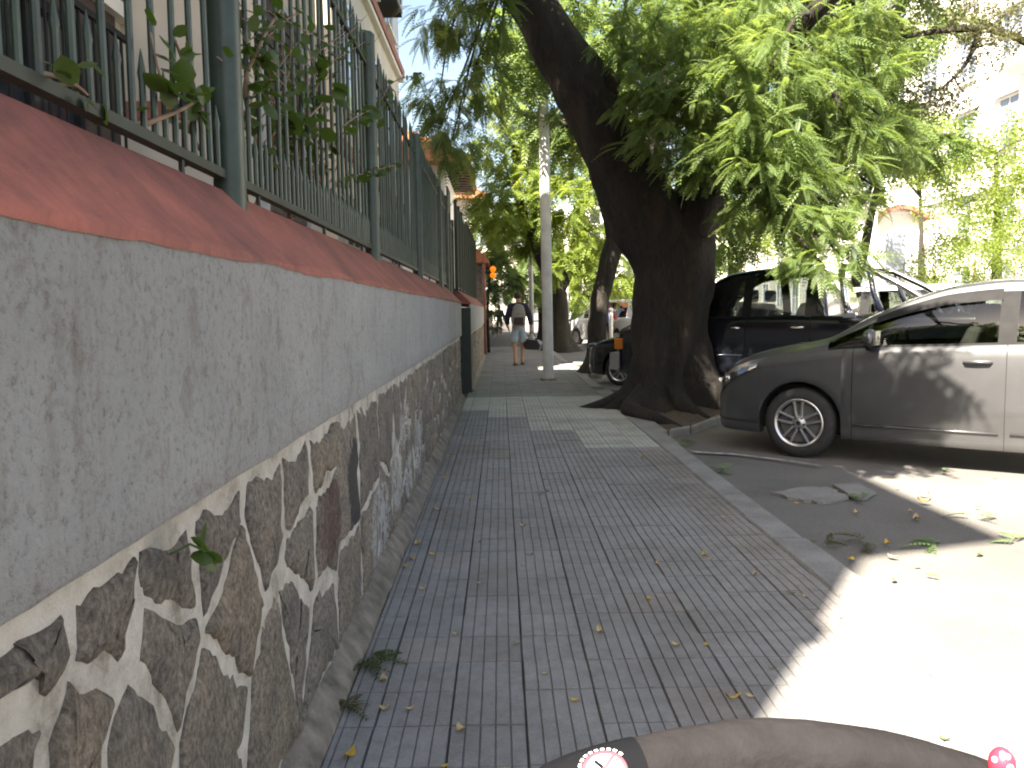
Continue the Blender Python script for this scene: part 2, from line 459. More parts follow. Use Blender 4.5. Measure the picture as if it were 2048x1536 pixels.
# ground as one big sheet, a little uneven near the camera
xs = [-200, -60, -20, -6, -1] + [1.0 + 0.5 * i for i in range(24)] + [16, 22, 40, 90, 220]
ys = [-150, -50, -20, -8] + [-2 + 0.5 * i for i in range(60)] + [30, 34, 40, 55, 80, 130, 260, 500]
gv = []
for y in ys:
    for x in xs:
        z = ROAD_Z
        if 1.7 < x < 14 and -3 < y < 30: z += 0.022 * (mnoise.noise(Vector((x * 0.5, y * 0.5, 0))))
        gv.append((x, y, z))
nx = len(xs)
gf = [(j*nx+i, j*nx+i+1, (j+1)*nx+i+1, (j+1)*nx+i) for j in range(len(ys)-1) for i in range(nx-1)]
g.add(gv, gf)
ground = g.build('ground', M['asphalt'], None, True)
tag(ground, kind='structure')

pv = MB().box(-0.62, KX0, -12, 120, -0.3, -0.016)
pavement = pv.build('pavement', M['joint'])
tag(pavement, kind='structure')

TX0, TP, TY0 = -0.654, 0.24, 2.293 - 0.24 * 1
def tile_mesh(w, L, z0=-0.009, z1=0.0, n=5, cut=0):
    """ribbed paving tile: n ribs along the walking direction, each with soft shoulders"""
    b = MB()
    p = [(0, z0)]
    rw = TP * 0.985 / n
    k = 0
    x = cut
    while x < w - 1e-6:
        xe = min(w, (math.floor(x / rw + 1e-6) + 1) * rw)
        g_ = 0.0030
        if xe - x > 3 * g_:
            p += [(x + g_ * 0.45, z0 + 0.001), (x + g_ * 1.0, z1), (xe - g_ * 1.0, z1), (xe - g_ * 0.45, z0 + 0.001)]
        x = xe
    p[0] = (cut, z0 - 0.002); p.append((w, z0 - 0.002))
    m = len(p)
    e = 0.0015
    vs_ = [(a, e if 0 < i < m-1 else 0, z) for i, (a, z) in enumerate(p)] + [(a, L - e if 0 < i < m-1 else L, z) for i, (a, z) in enumerate(p)]
    fs_ = [(i, i+1, m+i+1, m+i) for i in range(m-1)]
    fs_.append(tuple(range(m))); fs_.append(tuple(range(m, 2*m))[::-1])
    # skirts so the joints look deep
    return b.add(vs_, [f[::-1] if len(f) == 4 else f for f in fs_])
tmesh = {}
for nm, (w, cut) in {'full': (TP*0.985, 0), 'edge': (TP*0.985, 0.120)}.items():
    for mt in ('tile_grey', 'tile_light', 'tile_pink'):
        tmesh[nm, mt] = tile_mesh(w, TP * 0.99, cut=cut).mesh('paving_tile', M[mt])
def tile_kind(c, r):
    x = TX0 + (c + 0.5) * TP; y = TY0 + (r + 0.5) * TP
    h = mnoise.noise(Vector((c * 3.7, r * 5.1, 2.2)))
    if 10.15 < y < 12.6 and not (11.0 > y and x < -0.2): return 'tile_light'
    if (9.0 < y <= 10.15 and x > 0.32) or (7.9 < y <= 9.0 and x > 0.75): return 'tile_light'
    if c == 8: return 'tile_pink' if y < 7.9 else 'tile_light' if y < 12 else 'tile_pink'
    if y > 13.2 and h > -0.25: return 'tile_pink'
    if x < 0.1 and 6.3 < y < 8.2 and h > -0.1: return 'tile_pink'
    return 'tile_grey' if h < 0.45 else 'tile_pink'
cnt = 0
far_b = {k: MB() for k in ('tile_grey', 'tile_light', 'tile_pink')}
trng = random.Random(3)
for r in range(-1, 118):
    for c in range(9):
        k = tile_kind(c, r)
        nm = 'edge' if c == 0 else 'full'
        x, y = TX0 + c * TP, TY0 + r * TP
        dz = trng.uniform(-0.0022, 0.0018)
        if r >= 0 and cnt < 300:
            o = obj('paving_tile', tmesh[nm, k], pavement)
            o.location = (x + trng.uniform(-.001, .001), y + trng.uniform(-.001, .001), dz)
            o.rotation_euler = (trng.uniform(-.004, .004), trng.uniform(-.006, .006), trng.uniform(-.003, .003))
            cnt += 1
        else:
            tb = tile_mesh(TP * 0.985, TP * 0.985, n=5, cut=0.12 if c == 0 else 0)
            far_b[k].add([(a + x, b_ + y, z + dz) for a, b_, z in tb.v], tb.f)
for k, b in far_b.items():
    o = b.build('paving_tiles_beyond', M[k], pavement)
    tag(o, kind='stuff')

# kerb of separate stones
kerb = thing('kerb', None, None); del_keys = None
tag(kerb, kind='structure')
y = -6.0; i = 0
krng = random.Random(5)
while y < 60:
    L = krng.uniform(0.85, 1.25)
    if y < 8.9 or 13.6 < y < 16.8 or y > 20.4:
        b = MB()
        w0, w1 = KX0 + 0.006, KX1 + krng.uniform(-0.012, 0.014)
        n_ = 5
        prof = [(w0, -0.3), (w0, -0.012), (w0 + 0.012, 0.0), (w1 - 0.035, -0.002), (w1 - 0.008, -0.022), (w1, -0.3)]
        vs_ = []
        for j in range(n_ + 1):
            yy = y + 0.006 + (L - 0.012) * j / n_
            for q, (a, z) in enumerate(prof):
                wob = 0.010 * mnoise.noise(Vector((yy * 3, q * 1.7, 4))) if q >= 3 else 0
                vs_.append((a + wob, yy, z + (0.006 * mnoise.noise(Vector((yy * 4, q, 9))) if z > -0.1 else 0)))
        m = len(prof)
        fs_ = [(j*m+q, j*m+q+1, (j+1)*m+q+1, (j+1)*m+q) for j in range(n_) for q in range(m-1)]
        fs_ += [tuple(range(m)), tuple(range(n_*m, n_*m+m))[::-1]]
        b.add(vs_, [f[::-1] for f in fs_]).build('kerb_stone', M['kerb'], kerb)
    y += L

# tree islands standing out into the parking bays
def island(name, pts, label, zt=0.02, w=0.16):
    o = thing(name, None, None)
    tag(o, kind='structure')
    n_ = len(pts)
    inner = []
    cx = sum(p[0] for p in pts) / n_; cy = sum(p[1] for p in pts) / n_
    for p in pts:
        dx, dy = cx - p[0], cy - p[1]; L = math.hypot(dx, dy)
        inner.append((p[0] + dx / L * w, p[1] + dy / L * w))
    soil = MB()
    N = 14
    sv, sf = [], []
    for j in range(N + 1):
        for i_ in range(n_):
            t = 1 - j / N
            x = cx + (inner[i_][0] - cx) * t; y_ = cy + (inner[i_][1] - cy) * t
            sv.append((x, y_, -0.02 + 0.05 * mnoise.noise(Vector((x * 3, y_ * 3, 1))) + 0.05 * (1 - t)))
    for j in range(N):
        for i_ in range(n_):
            sf.append((j*n_+i_, j*n_+(i_+1) % n_, (j+1)*n_+(i_+1) % n_, (j+1)*n_+i_))
    soil.add(sv, sf).build('soil', M['soil'], o, True)
    for i_ in range(n_ - 1):          # last edge lies along the pavement
        a, b_ = pts[i_], pts[i_ + 1]; ai, bi = inner[i_], inner[i_ + 1]
        k = MB()
        g0 = 0.012
        def lp(p, q, t): return (p[0] + (q[0]-p[0]) * t, p[1] + (q[1]-p[1]) * t)
        L = math.hypot(b_[0]-a[0], b_[1]-a[1]); e = g0 / L
        A, B, AI, BI = lp(a, b_, e), lp(a, b_, 1-e), lp(ai, bi, e), lp(ai, bi, 1-e)
        k.add([(*A, -0.3), (*B, -0.3), (*BI, -0.3), (*AI, -0.3), (*A, zt), (*B, zt), (*BI, zt), (*AI, zt)],
              [(0,3,2,1), (4,5,6,7), (0,1,5,4), (1,2,6,5), (2,3,7,6), (3,0,4,7)])
        bevel(k.build('kerb_stone', M['kerb'], o), 0.018, 2)
    return o
island('tree_island', [(1.76, 8.75), (2.05, 8.98), (2.55, 9.75), (3.15, 10.6), (3.45, 11.3), (3.2, 12.4), (2.6, 13.2), (1.76, 13.7)], None)
island('tree_island', [(1.76, 16.6), (2.0, 16.7), (2.4, 17.4), (2.75, 18.4), (2.9, 19.4), (2.6, 20.2), (1.76, 20.6)], None, 0.03)
# the bit of pavement edge beside the islands
for (a, b_) in ((8.85, 13.65), (16.7, 20.5)):
    e = MB().box(KX0 + 0.004, 1.775, a, b_, -0.3, -0.004)
    tag(e.build('pavement_edge', M['kerb']), kind='structure')

# broken concrete patch and bay line on the asphalt
def slab(name, pts, z, mat, parent, th=0.02):
    b = MB().prism(pts, z - th, z, 'z')
    return b.build(name, mat, parent)
def gp(u, v, z=ROAD_Z):
    dv = CM.to_3x3() @ Vector(((u - 1024) / FPX, (768 - v) / FPX, -1.0))
    t = (z - CAM_H) / dv.z
    return (dv.x * t, dv.y * t)
def wob(pts, amp=0.03, n_=5, seed=0):
    out = []
    r_ = random.Random(seed)
    for i_ in range(len(pts)):
        a, b_ = pts[i_], pts[(i_+1) % len(pts)]
        for k in range(n_):
            t = k / n_
            out.append((a[0]+(b_[0]-a[0])*t + r_.uniform(-amp, amp), a[1]+(b_[1]-a[1])*t + r_.uniform(-amp, amp)))
    return out
slab('concrete_patch', wob([gp(1545, 990), gp(1610, 978), gp(1660, 980), gp(1700, 1000), gp(1650, 1010), gp(1590, 1003)], .02, 4, 1)[::-1], ROAD_Z + 0.022, M['kerb'], ground)
slab('concrete_patch', wob([gp(1662, 975), gp(1715, 972), gp(1748, 990), gp(1730, 1004), gp(1702, 998)], .02, 4, 2)[::-1], ROAD_Z + 0.026, M['kerb'], ground)
ln = MB()
lpts = [gp(1385, 908), gp(1470, 913), gp(1560, 924), gp(1640, 936)]
lv = []
for (x, y_) in lpts: lv += [(x + 0.02, y_ - 0.05, ROAD_Z + 0.024), (x - 0.02, y_ + 0.05, ROAD_Z + 0.024)]
ln.add(lv, [(0, 2, 3, 1), (2, 4, 5, 3), (4, 6, 7, 5)]).build('painted_line', M['white_line'], ground)

# far pavement across the street
b = MB().box(15.5, 18.0, -20, 150, -0.3, 0.03)
tag(b.build('far_pavement', M['kerb']), kind='structure')

# ------------------------------------------------------------------ garden wall
WX = -0.585          # plaster face
SX = -0.615          # stone bed
def clip_cell(poly, ax, ay, bx, by):
    """keep the side of poly nearer to a than to b"""
    mx, my = (ax+bx)/2, (ay+by)/2; nx_, ny_ = bx-ax, by-ay
    out = []
    for i_ in range(len(poly)):
        p, q = poly[i_], poly[(i_+1) % len(poly)]
        dp = (p[0]-mx)*nx_ + (p[1]-my)*ny_; dq = (q[0]-mx)*nx_ + (q[1]-my)*ny_
        if dp <= 0: out.append(p)
        if dp * dq < 0:
            t = dp / (dp - dq); out.append((p[0]+(q[0]-p[0])*t, p[1]+(q[1]-p[1])*t))
    return out
def wall_yz(u, v, x=SX):
    dv = CM.to_3x3() @ Vector(((u - 1024) / FPX, (768 - v) / FPX, -1.0))
    t = x / dv.x
    return (dv.y * t, CAM_H + dv.z * t)
seeds_px = [(56,1359),(200,1215),(140,1475),(323,1298),(267,1480),(469,1200),(425,1055),(337,1150),(530,1010),(586,1228),(422,1450),
            (600,1105),(648,1035),(698,1158),(694,985),(548,1345),(640,905),(735,925),(740,1060),(775,850),(790,960),(770,1040),(30,1500),
            (590,960),(830,880),(815,800)]
def stone_wall(parent, x, y0, y1, z0, z1, seeds, gap, seed):
    r_ = random.Random(seed)
    seeds = [s for s in seeds if y0 < s[0] < y1]
    def ok(p, dmin):
        return all(math.hypot((p[0]-q[0]), (p[1]-q[1])*1.1) > dmin for q in seeds)
    for _ in range(4000):
        p = (r_.uniform(y0, y1), r_.uniform(z0 + .05, z1 - .05))
        if ok(p, 0.29 if p[0] > 4.5 else 0.42): seeds.append(p)
    for i_, s in enumerate(seeds):
        poly = [(y0, z0), (y1, z0), (y1, z1), (y0, z1)]
        for j, q in enumerate(seeds):
            if i_ != j and abs(q[0]-s[0]) < 1.6: poly = clip_cell(poly, s[0], s[1], q[0], q[1])
            if len(poly) < 3: break
        if len(poly) < 3: continue
        cx = sum(p[0] for p in poly)/len(poly); cz = sum(p[1] for p in poly)/len(poly)
        # resample outline, pull in by the joint width, roughen
        ring = []
        for k in range(len(poly)):
            a, b_ = poly[k], poly[(k+1) % len(poly)]
            L = math.hypot(b_[0]-a[0], b_[1]-a[1]); m = max(1, int(L / 0.024))
            for t in range(m):
                ring.append((a[0]+(b_[0]-a[0])*t/m, a[1]+(b_[1]-a[1])*t/m))
        if len(ring) < 5: continue
        rad = max(0.05, sum(math.hypot(p[0]-cx, p[1]-cz) for p in ring) / len(ring))
        def shrink(f_in, xo, wobble):
            o_ = []
            for p in ring:
                dx, dz = cx - p[0], cz - p[1]; L = math.hypot(dx, dz) + 1e-6
                gp_ = gap * (0.50 + 2.5 * abs(mnoise.noise(Vector((p[0] * 3.1, p[1] * 3.1, 3.3)))))
                gp_ = min(gp_ + f_in, L * 0.85)
                wy = wobble * .5 * mnoise.noise(Vector((p[0] * 45, p[1] * 45, seed + 3))) + wobble * mnoise.noise(Vector((p[0] * 13, p[1] * 13, seed))); wz = wobble * mnoise.noise(Vector((p[0] * 19, p[1] * 19, seed + 7)))
                o_.append((xo + 0.006 * mnoise.noise(Vector((p[0] * 15, p[1] * 15, 1))), p[0] + dx/L*gp_ + wy, p[1] + dz/L*gp_ + wz))
            return o_
        pr = r_.uniform(0.002, 0.010)
        tilt = (r_.uniform(-.04, .04), r_.uniform(-.04, .04))
        rings = [shrink(0.0, x - 0.03, .022), shrink(0.002, x + pr * 0.2 + .002, .022), shrink(0.012, x + pr + .004, .02), shrink(rad * 0.45, x + pr + 0.010, .02)]
        vs_, fs_ = [], []
        for q in rings:
            vs_ += [(a + (b_-cx)*tilt[0]*.4 + (c_-cz)*tilt[1]*.4 + (0.005 * mnoise.noise(Vector((b_*9, c_*9, 5)))), b_, c_) for a, b_, c_ in q]
        m = len(ring)
        for k in range(3):
            for t in range(m):
                fs_.append((k*m+t, k*m+(t+1) % m, (k+1)*m+(t+1) % m, (k+1)*m+t))
        vs_.append((x + pr + 0.008, cx, cz))
        fs_ += [(3*m+t, 3*m+(t+1) % m, 4*m) for t in range(m)]
        MB().add(vs_, fs_).build('stone', M['stone'], parent, True, 60)

def bed_grid(x, y0, y1, z0, z1, step=0.05, amp=0.006):
    b = MB()
    ny, nz = int((y1-y0)/step)+1, int((z1-z0)/step)+1
    vs_ = []
    for i_ in range(ny+1):
        for j in range(nz+1):
            yy = y0+(y1-y0)*i_/ny; zz = z0+(z1-z0)*j/nz
            vs_.append((x + amp * mnoise.noise(Vector((yy*7, zz*7, 0))), yy, zz))
    fs_ = [(i_*(nz+1)+j, (i_+1)*(nz+1)+j, (i_+1)*(nz+1)+j+1, i_*(nz+1)+j+1) for i_ in range(ny) for j in range(nz)]
    return b.add(vs_, fs_)

def garden_wall(y0, y1, wx, zst, label, seeds, seed, zcap=1.432, step=0.06):
    w = thing('garden_wall', label, 'wall', (0, 0, 0))
    sx = wx - 0.03
    MB().box(wx - 0.26, sx - 0.02, y0 + .01, y1 - .01, -0.1, zst).build('core', M['mortar'], w)
    bed_grid(sx + 0.003, y0 + .005, y1 - .005, -0.02, zst, 0.05).build('mortar', M['mortar'], w, True)
    stone_wall(w, sx, y0, y1, 0.07, zst - 0.030, list(seeds), 0.023, seed)
    # roughcast upper wall, slightly wavy lower lip
    b = MB()
    n_ = int((y1 - y0) / step)
    prof = [(wx - 0.26, 0), (wx - 0.005, 0), (wx, 0.012)] + [(wx, t / 8) for t in range(1, 9)]
    vs_ = []
    m = 11
    for i_ in range(n_ + 1):
        yy = y0 + (y1 - y0) * i_ / n_
        zl = zst + 0.004 * mnoise.noise(Vector((yy * 3.0, 0, seed))) + 0.0025 * mnoise.noise(Vector((yy * 14, 2, seed)))
        vs_ += [(wx - 0.26, yy, zl), (wx - 0.006, yy, zl)]
        for t in range(9):
            zz = zl + 0.01 + (zcap - zl - 0.01) * t / 8
            vs_.append((wx + 0.004 * mnoise.noise(Vector((yy * 2.3, zz * 2.3, seed))) + 0.002 * mnoise.noise(Vector((yy * 11, zz * 11, seed))), yy, zz))
    fs_ = [(i_*m+t, (i_+1)*m+t, (i_+1)*m+t+1, i_*m+t+1) for i_ in range(n_) for t in range(m-1)]
    fs_ += [tuple(range(m)), tuple(range(n_*m, (n_+1)*m))[::-1]]
    b.add(vs_, fs_).build('roughcast', M['roughcast'], w, True, 40)
    # red painted sloping coping, its paint edge ragged on the roughcast
    b = MB()
    vs_ = []
    prof = None
    for i_ in range(n_ + 1):
        yy = y0 - 0.004 + (y1 - y0 + 0.008) * i_ / n_
        rag = 0.007 * mnoise.noise(Vector((yy * 2.1, 5, seed))) + 0.005 * mnoise.noise(Vector((yy * 11, 5, seed))) + 0.003 * mnoise.noise(Vector((yy * 31, 5, seed)))
        sl = 0.004 * mnoise.noise(Vector((yy * 1.9, 8, seed)))
        vs_ += [(wx + 0.0042, yy, zcap - 0.012 + rag), (wx + 0.0046, yy, zcap + 0.004), (wx - 0.010, yy, zcap + 0.018 + sl), (wx - 0.12, yy, zcap + 0.132 + sl),
                (wx - 0.21, yy, zcap + 0.225), (wx - 0.25, yy, zcap + 0.238), (wx - 0.42, yy, zcap + 0.238), (wx - 0.42, yy, zcap - 0.02)]
    m = 8
    fs_ = [(i_*m+t, (i_+1)*m+t, (i_+1)*m+t+1, i_*m+t+1) for i_ in range(n_) for t in range(m-1)]
    fs_ += [tuple(range(m)), tuple(range(n_*m, (n_+1)*m))[::-1]]
    b.add(vs_, fs_).build('coping', M['red_paint'], w, True, 50)
    # trowelled plinth along the foot
    b = MB()
    vs_ = []
    for i_ in range(n_ + 1):
        yy = y0 + (y1 - y0) * i_ / n_
        a = mnoise.noise(Vector((yy * 2.6, 1, seed))); c_ = 1.6 * mnoise.noise(Vector((yy * 8, 3, seed)))
        h = 0.085 + 0.03 * a + 0.014 * c_; wd = 0.062 + 0.012 * a
        vs_ += [(sx - 0.02, yy, h + .012), (sx + 0.014, yy, h), (sx + wd * 0.72, yy, h * 0.62), (sx + wd + 0.012, yy, h * 0.2), (sx + wd + 0.02, yy, -0.02)]
    m = 5
    fs_ = [(i_*m+t, i_*m+t+1, (i_+1)*m+t+1, (i_+1)*m+t) for i_ in range(n_) for t in range(m-1)]
    fs_ += [tuple(range(m))[::-1], tuple(range(n_*m, (n_+1)*m))]
    b.add(vs_, [f[::-1] for f in fs_]).build('plinth', M['plinth'], w, True, 50)
    return w
seeds0 = [wall_yz(u, v) for u, v in seeds_px]
garden_wall(-3.0, 12.5, WX, 0.938, 'long garden wall of rough stone below grey roughcast with a red sloping coping, nearest the camera', seeds0, 1)
garden_wall(13.5, 24.5, WX + 0.1, 0.95, 'shorter garden wall beyond the gate gap, brownish stone and grey roughcast with red coping', [], 2)
# gate sill, and a dark panel added as shade over the wall end
b = MB().box(-1.0, -0.64, 12.5, 13.5, -0.1, 0.02)
tag(b.build('gate_threshold', M['kerb']), kind='structure')
gp_o = bevel(MB().box(-0.87, -0.478, 13.40, 13.49, -0.05, 1.36).build('shade_panel', M['fence_dark']), .01, 1)
tag(gp_o, 'dark green flat panel added as shade at the end of the further garden wall', 'post')
gt = thing('iron_gate', 'dark green iron gate between the two stretches of garden wall', 'gate', (-0.76, 12.5, 0))
MB().box(-0.02, 0.02, 0.02, 0.98, 0.06, 1.35).build('sheet', M['fence_dark'], gt)
for yy in (0.02, 0.94): MB().box(-0.03, 0.03, yy, yy + .04, 0.0, 2.75).build('stile', M['fence_dark'], gt)
for k in range(7): MB().tube([(0, .12 + .12*k, 1.35), (0, .12 + .12*k, 2.7)], 0.009, 6).build('bar', M['fence'], gt)
for zz in (1.36, 2.6): MB().box(-0.015, 0.015, .06, .94, zz - .012, zz + .028).build('rail', M['fence_dark'], gt)

# ------------------------------------------------------------------ iron fence on the wall
FX = WX - 0.215
Z0, ZT = 1.655, 2.96
fence = thing('iron_fence', 'dark green iron railing of round bars and thick posts on the near garden wall', 'fence', (FX, 0, Z0))
bar_me = MB().tube([(0, 0, 0.045), (0, 0, ZT - Z0 - 0.13), (0, 0, ZT - Z0 - 0.02), (0, 0, ZT - Z0 + 0.055)], [0.0088, 0.0088, 0.0105, 0.0015], 8).mesh('bar', M['fence'], True, 40)
short_me = MB().tube([(0, 0, 0.045), (0, 0, 0.165), (0, 0, 0.18), (0, 0, 0.235)], [0.008, 0.008, 0.0105, 0.001], 8).mesh('spike', M['fence'], True, 40)
post_me = MB().tube([(0, 0, -0.05), (0, 0, ZT - Z0 + 0.02), (0, 0, ZT - Z0 + 0.035)], [0.046, 0.046, 0.03], 20).mesh('post', M['fence'], True, 40)
frng = random.Random(2)
posts = [-0.35, 2.50, 5.24, 8.15, 10.9, 12.42]
for yy in posts:
    obj('post', post_me, fence).location = (0.012, yy, 0)
for a, b_ in zip(posts[:-1], posts[1:]):
    MB().box(-0.016, 0.016, a + .04, b_ - .04, 0.035, 0.06).build('rail', M['fence_dark'], fence)
    MB().box(-0.012, 0.012, a + .04, b_ - .04, ZT - Z0 - 0.17, ZT - Z0 - 0.145).build('rail', M['fence_dark'], fence)
    for k in (0.12, 0.5, 0.88):
        MB().tube([(0, a + (b_-a)*k, -0.03), (0, a + (b_-a)*k, 0.036)], 0.008, 6).build('foot', M['fence_dark'], fence)
    n_ = round((b_ - a) / 0.122)
    for k in range(1, n_):
        o = obj('bar', bar_me, fence); o.location = (frng.uniform(-.002, .002), a + (b_-a)*k/n_, 0)
        o.rotation_euler = (frng.uniform(-.004, .004), frng.uniform(-.006, .006), 0)
    for k in range(n_):
        o = obj('spike', short_me, fence); o.location = (0, a + (b_-a)*(k+.5)/n_, frng.uniform(-.008, .008))
# sheet metal fence on the further wall
fx2 = WX + 0.1 - 0.215
sf_ = thing('sheet_fence', 'dark green sheet metal fence with ribs on the further garden wall', 'fence', (fx2, 13.5, Z0))
for k in range(11):
    y0 = k * 1.0
    MB().box(-0.006, 0.006, y0 + .035, y0 + .965, 0.03, 1.33 + .02 * k).build('panel', M['fence'], sf_)
    MB().box(-0.025, 0.025, y0 - .03, y0 + .03, -0.02, 1.42 + .02 * k).build('post', M['fence_dark'], sf_)
    for q in range(4):
        MB().box(0.0062, 0.016, y0 + .18 + q * .2, y0 + .21 + q * .2, 0.04, 1.32 + .02 * k).build('rib', M['fence'], sf_)

# ------------------------------------------------------------------ apartment building behind the fence
BX = -2.6
def window(parent, x, y0, y1, z0, z1, face=1, frame='white_paint', shutter=False, sill=True, grid=(2, 1), pane='window_dark'):
    """window on a wall whose face looks along +X (face=1) or -X (-1)"""
    s = face
    w = MB().box(*sorted((x - .02*s, x + .012*s)), y0, y1, z0, z1).build('window', M['dark_wood'] if shutter else M[pane], parent)
    t = 0.06
    fr = MB()
    for (a, b_, c_, d_) in ((y0 - t, y1 + t, z1, z1 + t), (y0 - t, y1 + t, z0 - t, z0), (y0 - t, y0, z0, z1), (y1, y1 + t, z0, z1)):
        fr.box(*sorted((x - .01*s, x + .05*s)), a, b_, c_, d_)
    for k in range(1, grid[0]):
        yy = y0 + (y1 - y0) * k / grid[0]; fr.box(*sorted((x, x + .035*s)), yy - .025, yy + .025, z0, z1)
    for k in range(1, grid[1]):
        zz = z0 + (z1 - z0) * k / grid[1]; fr.box(*sorted((x, x + .034*s)), y0, y1, zz - .02, zz + .02)
    fr.build('frame', M[frame], w)
    if sill: MB().box(*sorted((x, x + .14*s)), y0 - .1, y1 + .1, z0 - t - .07, z0 - t - .002).build('sill', M['pale'], w)
    if shutter:
        for k in range(int((z1 - z0) / .09)):
            MB().box(*sorted((x + .012*s, x + .026*s)), y0 + .02, y1 - .02, z0 + .01 + k*.09, z0 + .075 + k*.09).build('slat', M['dark_wood'], w)
    return w
bl = thing('apartment_building', 'cream apartment building behind the near railing, dark ground floor under a brown band', 'building', (0, 0, 0))
MB().prism([(-3.06, -0.1), (9.4, -0.1), (9.4, 10.9), (-4.34, 10.9), (-3.06, 9.0)], -11.0, BX, 'x').build('wall', M['cream'], bl)
MB().box(BX, BX + .03, -3.0, 5.85, 0.1, 3.30).build('dark_cladding', M['dark_wood'], bl)
MB().box(BX, BX + .09, -3.0, 5.98, 3.30, 3.40).build('trim', M['pale'], bl)
MB().box(BX, BX + .05, -3.0, 5.98, 3.40, 3.75).build('string_course', M['brown_trim'], bl)
MB().box(BX, BX + .09, -3.0, 9.38, 7.40, 7.62).build('string_course', M['brown_trim'], bl)
for y0 in (-1.6, 1.2, 3.7): 
    window(bl, BX + .03, y0, y0 + 1.5, 1.4, 3.0, 1, 'dark_under', False, False, (3, 2))
for y0 in (-1.5, 1.6, 4.4, 7.2):
    window(bl, BX, y0, y0 + 1.3, 4.7, 6.4, 1, 'white_paint', False, True, (2, 2))
    window(bl, BX, y0, y0 + 1.3, 8.3, 9.9, 1, 'white_paint', False, True, (2, 2))
for k in range(26):        # upright grille bars over the dark windows
    MB().tube([(BX + .16, 1.0 + k * .185, 1.2), (BX + .16, 1.0 + k * .185, 3.1)], 0.011, 6).build('grille_bar', M['dark_under'], bl)
MB().box(BX + .15, BX + .18, .95, 5.75, 3.08, 3.12).build('grille_rail', M['dark_under'], bl)
MB().box(BX + .15, BX + .18, .95, 5.75, 1.18, 1.22).build('grille_rail', M['dark_under'], bl)
# projecting porch with its own red band
an = thing('porch', 'cream porch block with a thin red band between railing and apartment building', 'porch', (0, 0, 0))
MB().box(BX, -1.88, 6.0, 9.0, -0.1, 4.7).build('wall', M['cream'], an)
for (x0, x1, y0, y1) in ((BX, -1.855, 5.97, 5.999), (-1.879, -1.855, 6.0, 9.02)):
    MB().box(x0, x1, y0, y1, 2.66, 2.78).build('band', M['brown_trim'], an)
window(an, -1.88, 6.8, 8.2, 1.5, 3.9, 1, 'grey_render', True, False)

bl2 = thing('apartment_building', 'taller cream apartment building with a red string course and a boxy air conditioner', 'building', (0, 0, 0))
MB().box(-11, BX, 13.6, 22.6, -0.1, 10.9).build('wall', M['cream'], bl2)
MB().box(BX, BX + .12, 13.55, 22.65, 7.32, 7.42).build('trim', M['pale'], bl2)
MB().box(BX, BX + .16, 13.55, 22.65, 7.42, 7.62).build('string_course', M['brown_trim'], bl2)
MB().box(BX, BX + .12, 13.55, 22.65, 3.9, 4.1).build('string_course', M['brown_trim'], bl2)
for y0 in (14.3, 17.0, 19.9):
    for z0 in (1.6, 4.8, 8.0):
        window(bl2, BX, y0, y0 + 1.3, z0, z0 + 1.7, 1, 'white_paint', z0 < 2, True, (2, 2))
ac = MB().box(BX + .02, BX + .5, 18.5, 19.35, 7.95, 8.55).build('air_conditioner', M['grey_render'], bl2)
MB().box(BX + .5, BX + .515, 18.58, 19.0, 8.02, 8.48).build('fan_grille', M['dark_under'], ac)
MB().box(BX + .02, BX + .48, 18.45, 19.4, 7.88, 7.945).build('bracket', M['dark_under'], ac)
MB().box(-11, BX + .02, 21.3, 22.62, 7.7, 11.6).build('stair_tower', M['grey_render'], bl2)
# low courtyard wall closing the gap between the two blocks
cw = MB().box(-8.2, -8.0, 9.4, 13.6, -0.1, 4.5).build('courtyard_wall', M['pale'])
tag(cw, 'pale courtyard wall far back between the two cream apartment buildings', 'wall')

# white houses with tiled eaves further along the pavement
def tiled_house(name, label, x, y0, y1, h, mat, ov=0.7):
    t = thing(name, label, 'house', (x, y0, 0))
    L = y1 - y0
    MB().box(-7, 0, 0, L, -0.1, h).build('wall', M[mat], t)
    rf = MB()
    rf.prism([(-7.4, h + .15), (ov, h - .12), (ov, h + .02), (-3.4, h + 1.7), (-7.4, h + .9)], -ov, L + ov, 'y')
    r_ = rf.build('roof', M['terracotta'], t)
    for k in range(int((L + 2 * ov) / 0.24)):
        y_ = -ov + .12 + k * .24
        MB().tube([(ov + .04, y_, h + .03), (-3.3, y_, h + 1.74)], 0.085, 8).build('roof_tile_row', M['terracotta'], r_, True)
    for k in range(int(L / 0.6)):
        MB().box(-.05, ov - .05, .1 + k * .6, .2 + k * .6, h - .17, h - .03).build('rafter', M['dark_wood'], r_)
    for k in range(max(1, int(L / 3.2))):
        for z0 in (1.2, 4.0):
            if z0 + 1.5 < h: window(t, 0, .8 + k * 3.1, 2.0 + k * 3.1, z0, z0 + 1.4, 1, 'dark_wood', True, True)
    return t
tiled_house('tiled_house', 'white house with brown tiled eaves rising behind the green sheet fence', -1.75, 27.5, 33.5, 6.1, 'white', .8)
tiled_house('tiled_house', 'second white house with orange tiled eaves further along the pavement', -1.25, 37.5, 46, 6.3, 'white', .7)
cg = thing('carriage_gate', 'brown tiled gate hood on stone piers at the end of the garden walls', 'gate', (-0.75, 25.1, 0))
for y0 in (0, 2.6):
    MB().box(-.25, .22, y0, y0 + .4, -0.1, 2.75).build('pier', M['plinth'], cg)
MB().prism([(-.55, 2.75), (.42, 2.72), (.42, 2.82), (-.05, 3.25), (-.55, 2.9)], -.2, 3.2, 'y').build('hood', M['terracotta'], cg)
MB().box(-.06, -.02, .4, 2.6, 0, 2.6).build('door', M['dark_wood'], cg)
